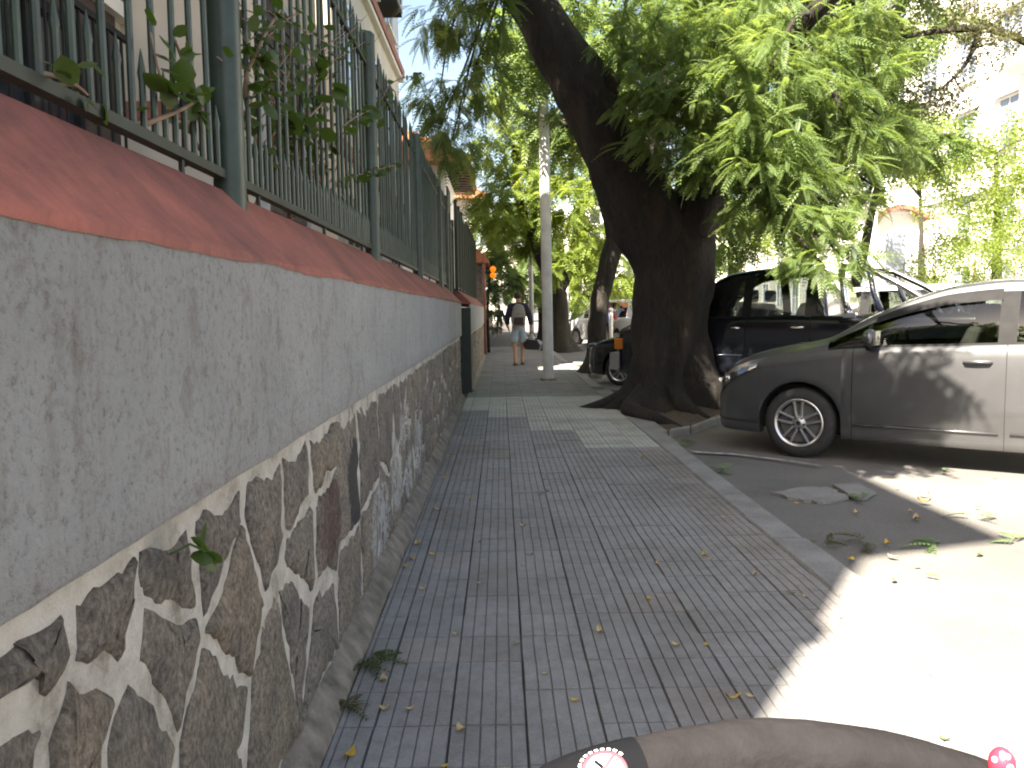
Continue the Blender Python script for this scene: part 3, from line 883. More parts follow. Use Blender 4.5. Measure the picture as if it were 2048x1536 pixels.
# pair of amber warning lamps on a bracket
wl = thing('warning_lamp', 'pair of round amber warning lamps one above the other on a rusty post', 'lamp', (-0.30, 24.95, 0))
MB().tube([(-.17, 0, 0), (-.17, 0, 3.0)], .04, 10).build('post', M['brown_trim'], wl, True)
MB().box(-.17, .02, -.03, .03, 2.42, 2.47).build('arm', M['dark_under'], wl)
for zz in (2.36, 2.54):
    h = MB().lathe([(0.001, .12), (.075, .10), (.095, .02), (.095, -.03)], 16, M=Matrix.Translation((.09, 0, zz))).build('housing', M['dark_under'], wl, True)
    MB().lathe([(.092, -.02), (.08, -.05), (.045, -.075), (.001, -.082)], 16, M=Matrix.Translation((.09, 0, zz))).build('lens', M['amber_lamp'], h, True)
# third stretch of low wall
fw = thing('low_wall', 'low weathered pale wall far along the left side of the pavement', 'wall', (-0.62, 29, 0))
MB().box(-.2, 0, 0, 40, -0.1, 1.25).build('body', M['plinth'], fw)
MB().box(-.24, .04, 0, 40, 1.25, 1.33).build('coping', M['pale'], fw)

# ------------------------------------------------------------------ poles
def pole(name, u, v, Y, r, h, label, mat='pole', lean=(0.0, 0.0)):
    p = at(u, v, Y)
    t = thing(name, label, 'pole', (p.x, Y, 0), 0, 'pale painted poles along the kerb')
    MB().tube([(0, 0, -.05), (0, 0, .05), (lean[0]*.4, 0, h * .4), (lean[0], lean[1], h)], [r * 1.02, r * 1.0, r * .97, r * .8], 20).build('shaft', M[mat], t, True, 50)
    MB().lathe([(r * 1.55, -.01), (r * 1.5, .025), (r * 1.12, .04), (r * 1.1, .0)], 20, M=Matrix.Rotation(R(90), 4, 'X')).build('base_collar', M['plinth'], t, True, 40)
    return t
pole('street_pole', 1097, 760, 15.6, .10, 8.5, 'tall pale painted steel pole standing on the pavement before the walking man', lean=(-.08, 0))
pole('street_pole', 1064, 690, 30.0, .085, 8.0, 'thinner pale pole just right of the walking man', lean=(-.06, 0))
pole('street_pole', 1046, 668, 42.0, .085, 8.0, 'small distant pale pole behind the walking man', lean=(-.05, 0))
# white lamp post across the street
p = at(1746, 560, 24)
lp_ = thing('lamp_post', 'white lamp post across the street half hidden by foliage', 'lamp post', (p.x, 24, ROAD_Z))
MB().tube([(0, 0, 0), (0, 0, 3), (0, 0, 7.6)], [.11, .09, .06], 14).build('shaft', M['white'], lp_, True)
MB().sphere((0, 0, 7.85), .28, 14, 9).build('globe', M['white'], lp_, True)
# slim bright posts beside the far cars
for (u, v, Y, h, nm, lb) in ((1222, 700, 29, 1.35, 'bollard', 'short white bollard post beside the person in blue and red'), (1135, 700, 33, 6.0, 'sign_post', 'slim white sign post between the two further trunks')):
    p = at(u, v, Y)
    t = thing(nm, lb, 'post', (p.x, Y, ROAD_Z))
    MB().tube([(0, 0, 0), (0, 0, h)], .07, 12).build('shaft', M['white'], t, True)
    MB().sphere((0, 0, h), .085, 12, 7).build('cap', M['white'], t, True)

# ------------------------------------------------------------------ buildings across and at the end of the street
def facade(name, label, x, y0, y1, h, mat, storeys, bays, cornice=True, arch=False, face=-1):
    t = thing(name, label, 'building', (0, 0, 0))
    MB().box(*sorted((x, x - face * 12)), y0, y1, -0.2, h).build('wall', M[mat], t)
    if cornice:
        MB().prism([(x, h - .6), (x + face*.25, h - .5), (x + face*.3, h - .3), (x + face*.65, h - .15), (x + face*.7, h + .05), (x, h + .05)][::(-face)], y0 - .3, y1 + .3, 'y').build('cornice', M['white'], t)
        MB().box(*sorted((x + face*.01, x + face*.18)), y0, y1, h * .34, h * .34 + .3).build('string_course', M['white'], t)
    sh = (h - 1.0) / storeys; bw = (y1 - y0) / bays
    for s in range(storeys):
        for k in range(bays):
            yc = y0 + bw * (k + .5); z0 = s * sh + sh * .28
            wh = sh * (.62 if s == 0 else .56); ww = min(1.25, bw * .42)
            window(t, x, yc - ww/2, yc + ww/2, z0, z0 + wh, face, 'white', False, True, (2, 2), 'window_far')
            if cornice and s > 0:
                MB().box(*sorted((x, x + face*.2)), yc - ww*.75, yc + ww*.75, z0 + wh + .12, z0 + wh + .26).build('hood_mould', M['white'], t)
    return t
facade('townhouse', 'white corniced townhouse at the right edge across the street', 19.0, 14, 31.0, 10.2, 'white', 3, 5)
facade('townhouse', 'tall white building with blue grey windows behind the trees across the street', 20.0, 31.6, 47, 17.5, 'white', 5, 5)
facade('townhouse', 'pale building further along the far side of the street', 19.5, 47.5, 66, 11, 'pale', 3, 6)
facade('townhouse', 'low white building far off on the right side of the street', 18.5, 67, 95, 9, 'white', 2, 7)
# small arched white gatehouse before the tall building
gh = thing('gatehouse', 'small white gatehouse with a curved brown hood over its doorway', 'building', (0, 0, 0))
p = at(1790, 560, 30)
MB().box(p.x - 2.0, p.x + 2.2, 30, 31.4, -.2, 4.6).build('wall', M['white'], gh)
hood = MB()
hp = [(p.x - .95 + 1.9 * k / 12, 4.45 + .42 * math.sin(math.pi * k / 12)) for k in range(13)]
hood.prism(hp + [(a, b_ - .16) for a, b_ in hp[::-1]], 29.55, 29.998, 'y').build('hood', M['brown_trim'], gh)
MB().box(p.x - .35, p.x + .35, 29.97, 29.999, 1.9, 3.9).build('window', M['window_far'], gh)
MB().box(p.x - 1.6, p.x - 1.0, 29.97, 29.999, 1.9, 3.5).build('window', M['window_far'], gh)
MB().box(p.x - 2.2, p.x + 2.4, 29.8, 31.6, 4.6, 4.75).build('roof', M['white'], gh)
# building closing the street
t = thing('end_building', 'pale grey building closing the street far behind the walking man', 'building', (0, 0, 0))
MB().box(-14, 3.5, 100, 112, -.2, 9).build('wall', M['pale'], t)
MB().box(-.2, 1.2, 99.9, 99.999, 0, 3.2).build('gate', M['grey_render'], t)
for k in range(5):
    MB().box(-11 + k * 3, -9.8 + k * 3, 99.93, 99.999, 4.2, 6.2).build('window', M['window_dark'], t)
t = thing('end_building', 'white apartment slab rising far off beyond the parked cars', 'building', (0, 0, 0))
MB().box(6, 16, 110, 122, -.2, 15).build('wall', M['white'], t)
for k in range(4):
    for s in range(5):
        w_ = MB().box(7 + k * 2.4, 8.3 + k * 2.4, 109.93, 109.999, 1 + s * 2.9, 2.7 + s * 2.9).build('window', M['window_dark'], t)

# ------------------------------------------------------------------ vehicles
def spl(keys):
    """smooth interpolation through (x, value) keys, no overshoot"""
    xs_ = [k[0] for k in keys]; ys_ = [k[1] for k in keys]
    n_ = len(keys)
    d_ = [(ys_[i+1]-ys_[i])/(xs_[i+1]-xs_[i]) for i in range(n_-1)]
    m_ = [d_[0]] + [0 if d_[i-1]*d_[i] <= 0 else 2*d_[i-1]*d_[i]/(d_[i-1]+d_[i]) for i in range(1, n_-1)] + [d_[-1]]
    def f(x):
        if x <= xs_[0]: return ys_[0]
        if x >= xs_[-1]: return ys_[-1]
        i = 0
        while x > xs_[i+1]: i += 1
        h = xs_[i+1]-xs_[i]; t = (x-xs_[i])/h
        return (2*t**3-3*t**2+1)*ys_[i] + (t**3-2*t**2+t)*h*m_[i] + (-2*t**3+3*t**2)*ys_[i+1] + (t**3-t**2)*h*m_[i+1]
    return f

def wheel(parent, x, y, r, side, spokes=5, rim_mat='alloy', detail=True, w=0.2):
    """side -1: outer face looks along -Y"""
    T = Matrix.Translation((x, y, r)) @ Matrix.Rotation(0 if side < 0 else math.pi, 4, 'Z')
    h = w / 2; rr = r * 0.66
    t = MB().lathe([(rr, -h + .012), (rr + .02, -h), (r * .80, -h - .006), (r * .93, -h + .008), (r * .985, -h + .03), (r, -h + .055), (r, h - .055), (r * .985, h - .03), (r * .9, h), (rr, h - .01)], 48 if detail else 20, M=T).build('wheel', M['rubber'], parent, True, 50)
    if not detail:
        MB().lathe([(.001, -h + .015), (rr * .4, -h + .01), (rr, -h + .018), (rr + .008, -h + .004), (rr + .01, -h + .05)], 20, M=T).build('rim', M[rim_mat], t, True, 40)
        return t
    rb = MB().lathe([(rr + .012, -h - .002), (rr + .004, -h - .006), (rr - .012, -h + .006), (rr - .018, -h + .03), (rr - .022, h - .03)], 48, M=T)
    for k in range(spokes):
        a0 = 2 * math.pi * k / spokes + 0.35
        for off in (-1, 1):
            pts = []
            for (rad, wd, yy, th) in ((.045, .030, -h + .012, .04), (rr * .55, .030, -h + .004, .034), (rr - .008, .031, -h + .004, .026)):
                spread = off * (.017 + .024 * rad / rr)
                pts.append((rad, spread, wd, yy, th))
            vs_ = []
            for (rad, sp, wd, yy, th) in pts:
                for (q, e) in ((-.5, th), (-.42, 0.006), (-.25, 0), (.25, 0), (.42, 0.006), (.5, th)):
                    lx, lz = rad, sp + q * wd
                    vs_.append(T @ Vector((lx*math.cos(a0) - lz*math.sin(a0), yy + e, lx*math.sin(a0) + lz*math.cos(a0))))
            fs_ = [(j*6+i, j*6+i+1, (j+1)*6+i+1, (j+1)*6+i) for j in range(2) for i in range(5)]
            rb.add(vs_, fs_)
    rb.lathe([(.001, -h - .002), (.024, -h - .001), (.034, -h + .004), (.062, -h + .012), (.068, -h + .05)], 24, M=T)
    rb.build('rim', M[rim_mat], t, True, 35)
    nb = MB()
    for k in range(5):
        a0 = 2 * math.pi * (k + .5) / 5 + .35
        nb.lathe([(.001, -h + .002), (.009, -h + .003), (.010, -h + .03)], 8, M=T @ Matrix.Translation((.05*math.cos(a0), 0, .05*math.sin(a0))))
    nb.lathe([(.001, -h - .0035), (.02, -h - .003), (.021, -h + .004)], 16, M=T)
    nb.build('hub_cap', M['dark_under'], t, True, 40)
    MB().lathe([(.001, -h + .055), (rr - .03, -h + .055), (rr - .028, -h + .075)], 32, M=T).build('brake_disc', M['grey_plastic'], t, True, 40)
    return t

def crm(p, sub):
    """smooth a polyline of (y, z) points"""
    out = []
    n_ = len(p)
    for i in range(n_-1):
        p0, p1, p2, p3 = p[max(0, i-1)], p[i], p[i+1], p[min(n_-1, i+2)]
        for s in range(sub):
            t = s / sub
            out.append(tuple(0.5*((2*p1[k]) + (-p0[k]+p2[k])*t + (2*p0[k]-5*p1[k]+4*p2[k]-p3[k])*t*t + (-p0[k]+3*p1[k]-3*p2[k]+p3[k])*t**3) for k in (0, 1)))
    out.append(p[-1])
    return out

def car(name, label, cat, P, loc, rz, detail=True, group=None, z=ROAD_Z):
    root = thing(name, label, cat, (loc[0], loc[1], z), rz, group)
    L = P['length']
    W, zb, zr, yr, zc, zl = (spl(P[k]) for k in ('W', 'belt', 'rail', 'yrail', 'center', 'low'))
    axles, rw, ra = P['axles'], P['rw'], P['ra']
    st = set()
    x = 0.0
    step = 0.05 if detail else 0.12
    while x <= L: st.add(round(x, 4)); x += step
    for e in (0.0, .012, .03, .06, .1, L, L - .012, L - .03, L - .06, L - .1): st.add(round(e, 4))
    for a in axles:
        for k in range(25): st.add(round(a - ra * math.cos(math.pi * k / 24), 4))
    for k in P.get('extra', []): st.add(round(k, 4))
    seams = P.get('seams', [])
    sw = 0.0035
    for s_ in seams:
        st = {q for q in st if abs(q - s_) > .012}
        st |= {s_ - sw, s_ + sw, s_}
    for a, b_, _ in P['glass_cols']: st |= {a, b_}
    st |= {P['ws'][0], P['ws'][1], P['rg'][0], P['rg'][1]}
    st = sorted(st)
    xs2 = [st[0]]
    for q in st[1:]:
        if q - xs2[-1] > 0.0012: xs2.append(q)
    st = xs2
    def arch(x):
        z_ = -1
        for a in axles:
            if abs(x - a) < ra: z_ = max(z_, rw + math.sqrt(max(0, ra*ra - (x-a)**2)))
        return z_
    sec = []
    for x in st:
        w = W(x); belt = zb(x); low = zl(x)
        ar = arch(x)
        lo = max(low, ar)
        lip = 0.012 * (1 if ar > low else 0)
        sh = belt - 0.10 if belt - .1 > lo + .03 else lo + (belt - lo) * .5
        prof = [(w * .80, lo + .0), (w * .955 + lip, lo), (w * .985 + lip, lo + (sh - lo) * .15), (w * 1.0, lo + (sh - lo) * .45), (w * .995, lo + (sh - lo) * .8), (w * .98, sh + (belt - sh) * .45), (w * .945, belt)]
        if P.get('crease') and ar < 0:
            prof[2] = (w * .972, lo + .11)
            prof[3] = (w * 1.0, lo + .16 + (sh - lo) * .2)
        side = crm(prof, 3)
        ri, yi, ce = zr(x), yr(x), zc(x)
        ri = max(ri, belt + .002); ce = max(ce, P.get('floor_c', -9))
        g0 = (w * .94, belt + min(.018, (ri - belt) * .2)); 
        tfr = min(.055, (ri - belt) * .25)
        yw = w * .94
        g1 = (yw + (yi - yw) * (1 - tfr / max(ri - belt, .001)), ri - tfr)
        glas = [g0] + [(g0[0] + (g1[0]-g0[0])*t + .02 * math.sin(math.pi*t) * min(1, (ri-belt)/.3), g0[1] + (g1[1]-g0[1])*t) for t in (.33, .66)] + [g1]
        top = crm([(yi, ri), (yi * .93, ri + (ce - ri) * .45), (yi * .6, ri + (ce - ri) * .86), (0, ce)], 3)
        if P.get('bed') and x > P['bed'][0] and x < P['bed'][1]:
            fl = P['bed'][2]
            glas = [(w * .945, belt + .004), (w * .93, belt + .012), (w * .91, belt + .012), (w * .89, belt + .004)]
            top = crm([(w * .885, belt - .02), (w * .88, fl + .1), (w * .85, fl), (0, fl)], 3)
        sec.append([(x, -a, b_) for a, b_ in side + glas + top])
    nr = len(sec[0]); ns = len(side); ng = 4
    def row_kind(i): 
        if i < ns - 1: return 'side'
        if i == ns - 1: return 'belt'
        if ns <= i < ns + ng - 1: return 'glass'
        if i == ns + ng - 1: return 'rail'
        return 'top'
    parts = {}
    def put(key, quad):
        parts.setdefault(key, []).append(quad)
    doors = P.get('doors', [])
    for j in range(len(st) - 1):
        xm = (st[j] + st[j+1]) / 2
        for i in range(nr - 1):
            q = (sec[j][i], sec[j+1][i], sec[j+1][i+1], sec[j][i+1])
            k = row_kind(i); key = 'body'
            if k == 'glass' and not (P.get('bed') and xm > P['bed'][0] - .01):
                if P['glass_cols'][0][0] < xm < P['glass_cols'][-1][1]: key = 'window_trim'
                for a, b_, nm in P['glass_cols']:
                    if a < xm < b_: key = nm
            elif k == 'belt' and P['glass_cols'][0][0] < xm < P['glass_cols'][-1][1]: key = 'window_trim'
            elif k == 'top' or k == 'rail':
                if i > ns + ng + 1:
                    if P['ws'][0] < xm < P['ws'][1]: key = 'windscreen'
                    if P['rg'][0] < xm < P['rg'][1]: key = 'rear_window'
            elif k == 'side':
                for s_ in seams:
                    if abs(xm - s_) < sw + 1e-4: key = 'seam'
                if key == 'body':
                    for a, b_, nm in doors:
                        if a < xm < b_: key = nm
            if key == 'body' and k == 'side' and P.get('sill_dark') and i < 2: key = 'sill'
            put(key, q)
    # nose and tail caps
    for j in (0, len(st) - 1):
        s_ = sec[j]
        for i in range(nr - 1):
            put('body', (s_[i], s_[i+1], (s_[i+1][0], 0, s_[i+1][2]), (s_[i][0], 0, s_[i][2])))
    pm, gm = M[P['paint']], M[P.get('glass', 'tint_glass')]
    mats = {'body': pm, 'seam': M['seam'], 'window_trim': M['black_plastic'], 'sill': M['grey_plastic'], 'windscreen': gm, 'rear_window': gm}
    made = {}
    for key, quads in parts.items():
        sides = (1, -1) if True else (1,)
        groups = [('', sides)] if key in ('body', 'seam', 'window_trim', 'sill', 'windscreen', 'rear_window') else [('', (1,)), ('', (-1,))]
        for _, sd in groups:
            vmap, vs_, fs_ = {}, [], []
            for s_ in sd:
                for q in quads:
                    idx = []
                    for p in q:
                        dx = .004 if key == 'seam' else 0
                        p_ = (round(p[0], 5), round(p[1] * s_ + (dx * s_ if key == 'seam' else 0), 5), round(p[2], 5))
                        if p_ not in vmap: vmap[p_] = len(vs_); vs_.append(p_)
                        idx.append(vmap[p_])
                    idx2 = []
                    for a in idx:
                        if a not in idx2: idx2.append(a)
                    if len(idx2) >= 3: fs_.append(tuple(idx2 if s_ > 0 else idx2[::-1]))
            if not fs_: continue
            isg = 'glass' in key or key in ('windscreen', 'rear_window')
            nm = 'side_window' if 'glass' in key else ('door' if key.startswith('door') else key)
            mt = gm if isg else mats.get(key, pm)
            if key == 'glass_black': mt = M['black_plastic']
            o = MB().add(vs_, fs_).build(nm, mt, root, True, 38)
            made.setdefault(key, []).append(o)
    # underbody, cabin floor, seats
    ub = MB().box(.25, L - .25, -W(L/2) * .80, W(L/2) * .80, P['low'][1][1] + .04, rw + .10)
    ub.build('underbody', M['dark_under'], root)
    for a in axles:
        MB().box(a - ra * 1.0, a + ra * 1.0, -W(a) * .70, W(a) * .70, rw * .8, rw + ra - .04).build('wheel_well', M['dark_under'], root)
    if P.get('seats'):
        MB().box(P['seats'][0] - .5, P['seats'][-1] + .75, -W(2) * .86, W(2) * .86, rw + .1, P['belt'][len(P['belt'])//2][1] - .28).build('cabin_floor', M['dark_under'], root)
        for sx_ in P['seats']:
            for sy in (-.36, .36):
                zf = P['belt'][len(P['belt'])//2][1]
                s_ = MB().prism([(sx_, zf - .35), (sx_ + .18, zf - .35), (sx_ + .34, zf + .18), (sx_ + .24, zf + .2)], sy - .24, sy + .24, 'y')
                s2 = bevel(s_.build('seat', M['seat'], root), .04, 2)
                hb = MB().box(sx_ + .27, sx_ + .37, sy - .13, sy + .13, zf + .21, zf + .38)
                bevel(hb.build('headrest', M['seat'], s2), .03, 2)
        sw_ = MB().tube([(P['seats'][0] - .42 + .06*math.sin(k*.5236), -.36 + .17*math.cos(k*.5236), P['belt'][len(P['belt'])//2][1] - .02 + .16*math.sin(k*.5236)) for k in range(13)], .014, 8, cap=False)
        sw_.build('steering_wheel', M['black_plastic'], root, True)
        MB().box(P['seats'][0] - .95, P['seats'][0] - .55, -W(2)*.85, W(2)*.85, rw + .2, P['belt'][len(P['belt'])//2][1] - .02).build('dashboard', M['black_plastic'], root)
    for a in axles:
        for sd in (-1, 1):
            wheel(root, a, sd * (W(a) - .115), rw, sd, P.get('spokes', 5), P.get('rim', 'alloy'), detail)
    root['_side'] = 0
    del root['_side']
    return root, W, made

ANG = math.atan2(-0.6, 0.8)
def car_at(ax_world, P, k=0):
    """root location so that axle k centre line's near wheel stands at ax_world (x, y)"""
    hw = P['W'][len(P['W'])//2][1]
    a = P['axles'][k]
    return (ax_world[0] - (a * math.cos(ANG) - (-hw + .1) * math.sin(ANG)), ax_world[1] - (a * math.sin(ANG) + (-hw + .1) * math.cos(ANG)))

SEDAN = dict(length=4.50, axles=(0.88, 3.58), rw=0.318, ra=0.372, paint='silver_paint', glass='tint_glass', crease=True,
    W=[(0, .50), (.03, .60), (.1, .70), (.25, .785), (.5, .84), (.9, .868), (1.6, .875), (3.2, .872), (3.9, .85), (4.3, .80), (4.45, .72), (4.5, .62)],
    low=[(0, .26), (.12, .20), (.6, .20), (3.9, .20), (4.3, .22), (4.5, .30)],
    belt=[(0, .50), (.03, .555), (.1, .615), (.25, .69), (.55, .775), (.95, .845), (1.3, .885), (2.2, .925), (3.2, .965), (4.0, 1.0), (4.35, .985), (4.45, .95), (4.5, .85)],
    rail=[(0, .51), (.03, .565), (.1, .625), (.25, .705), (.55, .80), (.95, .885), (1.12, .935), (1.4, 1.09), (1.75, 1.245), (2.1, 1.345), (2.5, 1.38), (2.9, 1.37), (3.3, 1.31), (3.65, 1.19), (3.95, 1.05), (4.05, 1.02), (4.35, 1.0), (4.45, .96), (4.5, .86)],
    yrail=[(0, .44), (.25, .68), (.55, .72), (.95, .735), (1.12, .735), (1.5, .66), (2.1, .575), (2.7, .56), (3.3, .58), (3.9, .66), (4.1, .70), (4.4, .66), (4.5, .55)],
    center=[(0, .54), (.03, .60), (.1, .66), (.25, .745), (.55, .835), (.95, .915), (1.12, .96), (1.4, 1.125), (1.75, 1.29), (2.1, 1.40), (2.5, 1.445), (2.9, 1.44), (3.3, 1.375), (3.65, 1.235), (3.95, 1.08), (4.05, 1.055), (4.35, 1.03), (4.45, .98), (4.5, .88)],
    seams=[1.34, 2.50, 3.42], doors=[(1.34, 2.50, 'door_front'), (2.50, 3.42, 'door_rear')],
    glass_cols=[(1.12, 1.44, 'glass_quarter'), (1.47, 2.43, 'glass_front'), (2.56, 3.34, 'glass_rear')],
    ws=(1.06, 2.08), rg=(3.28, 3.96), seats=(1.95, 2.85), spokes=5)
for _k, _d in (('belt', .115), ('rail', .155), ('center', .155)):
    SEDAN[_k] = [(a, b_ + _d * min(1, .7 + a)) for a, b_ in SEDAN[_k]]
SED_XY = (2.74, 7.56)
sedan, sW, sparts = car('sedan', 'silver grey four door sedan parked nose to the kerb beside the near tree', 'car', SEDAN, car_at(SED_XY, SEDAN), ANG)
def on_side(W_, x, z, out=0.0, wf=1.0): return Vector((x, -(W_(x) * wf + out), z))
# details on the near side of the sedan
def handle(parent, W_, x, z, mat, wf=.985, l=.2):
    h = MB().tube([on_side(W_, x - l/2, z, .006, wf), on_side(W_, x - l*.42, z + .004, .032, wf), on_side(W_, x, z + .008, .038, wf), on_side(W_, x + l*.42, z + .006, .032, wf), on_side(W_, x + l/2, z + .002, .006, wf)], [.010, .014, .015, .014, .010], 10)
    o = h.build('door_handle', M[mat], parent, True)
    return o
dn = sparts['door_front'][0]; dr = sparts['door_rear'][0]
handle(dn, sW, 2.30, .905, 'silver_paint', .985); handle(dr, sW, 3.24, .93, 'silver_paint', .99)
MB().sphere(on_side(sW, 2.29, .905, -.012, .985), .05, 14, 8, (1.3, .3, .8)).build('handle_recess', M['seam'], dn, True)
mr = MB()
mr.sphere(on_side(sW, 1.50, 1.10, .11, .95), .105, 18, 12, (.62, 1.0, .72))
mirror = mr.build('wing_mirror', M['silver_paint'], sedan, True)
MB().tube([on_side(sW, 1.47, 1.02, -.02, .95), on_side(sW, 1.48, 1.045, .06, .95)], [.045, .035], 10).build('mirror_stalk', M['black_plastic'], mirror, True)
MB().box(1.545, 1.562, -(sW(1.5)*.95 + .2), -(sW(1.5)*.95 + .03), 1.04, 1.16).build('mirror_glass', M['chrome'], mirror)
# wind deflector over the front side window
zrf, yrf, zbf = spl(SEDAN['rail']), spl(SEDAN['yrail']), spl(SEDAN['belt'])
def defl(x0, x1, parent):
    vs_, fs_ = [], []
    N = 16
    for k in range(N + 1):
        x = x0 + (x1 - x0) * k / N
        w, ri, yi, be = sW(x) * .94, zrf(x), yrf(x), zbf(x)
        for f, o_ in ((.93, .004), (.84, .022), (.74, .026)):
            y_ = w + (yi - w) * f; z_ = be + (ri - be) * f
            vs_.append((x, -(y_ + o_ + .01), z_))
    fs_ = [(k*3+i, (k+1)*3+i, (k+1)*3+i+1, k*3+i+1) for k in range(N) for i in range(2)]
    MB().add(vs_, fs_).build('wind_deflector', M['black_plastic'], parent, True)
defl(1.5, 2.44, sedan)
MB().box(2.435, 2.556, -(sW(2.5)*.905), -(sW(2.5)*.80), 1.07, 1.077).build('window_trim', M['black_plastic'], sedan)
# headlamp on the near corner
zbelt = spl(SEDAN['belt'])
hl = MB()
vs_, fs_ = [], []
N = 10
for k in range(N + 1):
    t = k / N
    x = .05 + .43 * t
    zt_ = zbelt(x) - .012 - .015 * t; zb_ = zt_ - (.115 - .085 * t)
    for f in (0, .33, .66, 1):
        z_ = zb_ + (zt_ - zb_) * f
        vs_.append((x, -(sW(x) * (.998 - .03 * f) + .004), z_))
fs_ = [(k*4+i, (k+1)*4+i, (k+1)*4+i+1, k*4+i+1) for k in range(N) for i in range(3)]
hlo = hl.add(vs_, fs_).build('headlight', M['alloy'], sedan, True)
MB().add([(a, b_ - .004, c_) for a, b_, c_ in vs_], fs_).build('lens', M['lamp_glass'], hlo, True)
MB().sphere(on_side(sW, .17, zbelt(.17) - .07, -.03), .042, 12, 8).build('bulb', M['chrome'], hlo, True)
MB().add([(a * 1.0 + .0, -b_, c_) for a, b_, c_ in vs_], fs_).build('headlight', M['alloy'], sedan, True)
MB().tube([on_side(sW, .0 + .02, .31, .002), on_side(sW, .12, .30, .004), on_side(sW, .3, .30, .004), on_side(sW, .5, .31, .004)], .008, 6).build('bumper_line', M['seam'], sedan, True)
# lower door moulding
MB().tube([on_side(sW, x, .335 + .004 * (x - 1.3), .001, .985) for x in (1.36, 1.7, 2.1, 2.46)], .010, 6).build('side_moulding', M['silver_paint'], dn, True)
MB().tube([on_side(sW, x, .335 + .004 * (x - 1.3), .001, .985) for x in (2.54, 2.9, 3.2)], .010, 6).build('side_moulding', M['silver_paint'], dr, True)

PICKUP = dict(length=5.15, axles=(0.92, 4.0), rw=0.365, ra=0.43, paint='black_paint', glass='clear_glass', crease=False, sill_dark=False,
    W=[(0, .66), (.04, .76), (.14, .83), (.4, .87), (.9, .89), (2.5, .89), (4.6, .885), (5.05, .87), (5.15, .84)],
    low=[(0, .46), (.2, .44), (.6, .42), (4.6, .44), (5.15, .50)],
    belt=[(0, .92), (.04, .99), (.14, 1.03), (.5, 1.07), (1.2, 1.10), (2.2, 1.115), (3.5, 1.125), (3.56, 1.125), (5.1, 1.13), (5.15, 1.12)],
    rail=[(0, .93), (.04, 1.0), (.14, 1.04), (.5, 1.085), (1.2, 1.13), (1.36, 1.16), (1.6, 1.36), (1.9, 1.60), (2.1, 1.685), (2.6, 1.73), (3.2, 1.70), (3.4, 1.64), (3.52, 1.40), (3.56, 1.14), (5.15, 1.13)],
    yrail=[(0, .58), (.14, .72), (.5, .77), (1.2, .79), (1.4, .79), (1.9, .70), (2.4, .665), (3.2, .67), (3.5, .72), (3.6, .80), (5.15, .8)],
    center=[(0, .95), (.04, 1.03), (.14, 1.075), (.5, 1.12), (1.2, 1.165), (1.36, 1.19), (1.6, 1.40), (1.9, 1.655), (2.1, 1.74), (2.6, 1.785), (3.2, 1.76), (3.4, 1.69), (3.52, 1.42), (3.56, 1.15), (5.15, 1.14)],
    bed=(3.41, 5.09, .84), seams=[1.42, 2.36, 3.20], doors=[(1.42, 2.36, 'door_front'), (2.36, 3.20, 'door_rear')],
    glass_cols=[(1.50, 2.30, 'glass_front'), (2.42, 3.12, 'glass_rear')], ws=(1.34, 2.02), rg=(3.25, 3.35), seats=(1.95, 2.75), spokes=6,
    extra=[3.401, 3.409, 3.411, 5.088, 5.092])
for _k in ('rail', 'center', 'yrail', 'belt'):
    PICKUP[_k] = [(a - .16 if 3.15 < a < 3.7 else a, b_ + (.12 * min(1, .3 + a) if _k != 'yrail' else 0)) for a, b_ in PICKUP[_k]]
def _mp(a): return a * .735 if a < 1.36 else a - .36
for _k in ('W', 'low', 'belt', 'rail', 'yrail', 'center'):
    PICKUP[_k] = [(_mp(a), b_) for a, b_ in PICKUP[_k]]
PICKUP['length'] -= .36
PICKUP['axles'] = (.78, 3.62)
PICKUP['bed'] = (_mp(3.41), _mp(5.09), .84)
PICKUP['seams'] = [_mp(a) for a in PICKUP['seams']]
PICKUP['doors'] = [(_mp(a), _mp(b_), c_) for a, b_, c_ in PICKUP['doors']]
PICKUP['glass_cols'] = [(_mp(a), _mp(b_), c_) for a, b_, c_ in PICKUP['glass_cols']]
PICKUP['ws'] = tuple(_mp(a) for a in PICKUP['ws']); PICKUP['rg'] = tuple(_mp(a) for a in PICKUP['rg'])
PICKUP['seats'] = tuple(_mp(a) for a in PICKUP['seats']); PICKUP['extra'] = [_mp(a) for a in PICKUP['extra']]
PK_NEAR = at(1488, 760, 11.0)     # foot of the near side under the middle pillar
hw = .89
def place_side(pt, x_local, hw):
    return (pt[0] - (x_local * math.cos(ANG) + hw * math.sin(ANG)), pt[1] - (x_local * math.sin(ANG) - hw * math.cos(ANG)))
pick, pW, pparts = car('pickup', 'black double cab pickup with a chrome bed bar parked behind the near tree trunk', 'pickup', PICKUP, place_side((PK_NEAR.x, 11.0), 2.00, hw), ANG)
pdn, pdr = pparts['door_front'][0], pparts['door_rear'][0]
handle(pdn, pW, 1.84, 1.10, 'chrome', .985, .19); handle(pdr, pW, 2.68, 1.11, 'chrome', .985, .19)
for (a, b_, pr) in ((1.10, 1.97, pdn), (2.03, 2.81, pdr)):
    MB().tube([on_side(pW, a, .74, .003), on_side(pW, (a+b_)/2, .742, .004), on_side(pW, b_, .744, .003)], .012, 6).build('side_moulding', M['darkblue_paint'], pr, True)
sb = MB().tube([(1.2, -.93, .40), (1.3, -.97, .40), (3.0, -.97, .40), (3.1, -.93, .40)], .042, 12)
sb.build('running_board', M['bumper_grey'], pick, True)
MB().box(-.06, .10, -.84, .84, .50, .74).build('front_bumper', M['bumper_grey'], pick)
bevel(pick.children[-1], .03, 2)
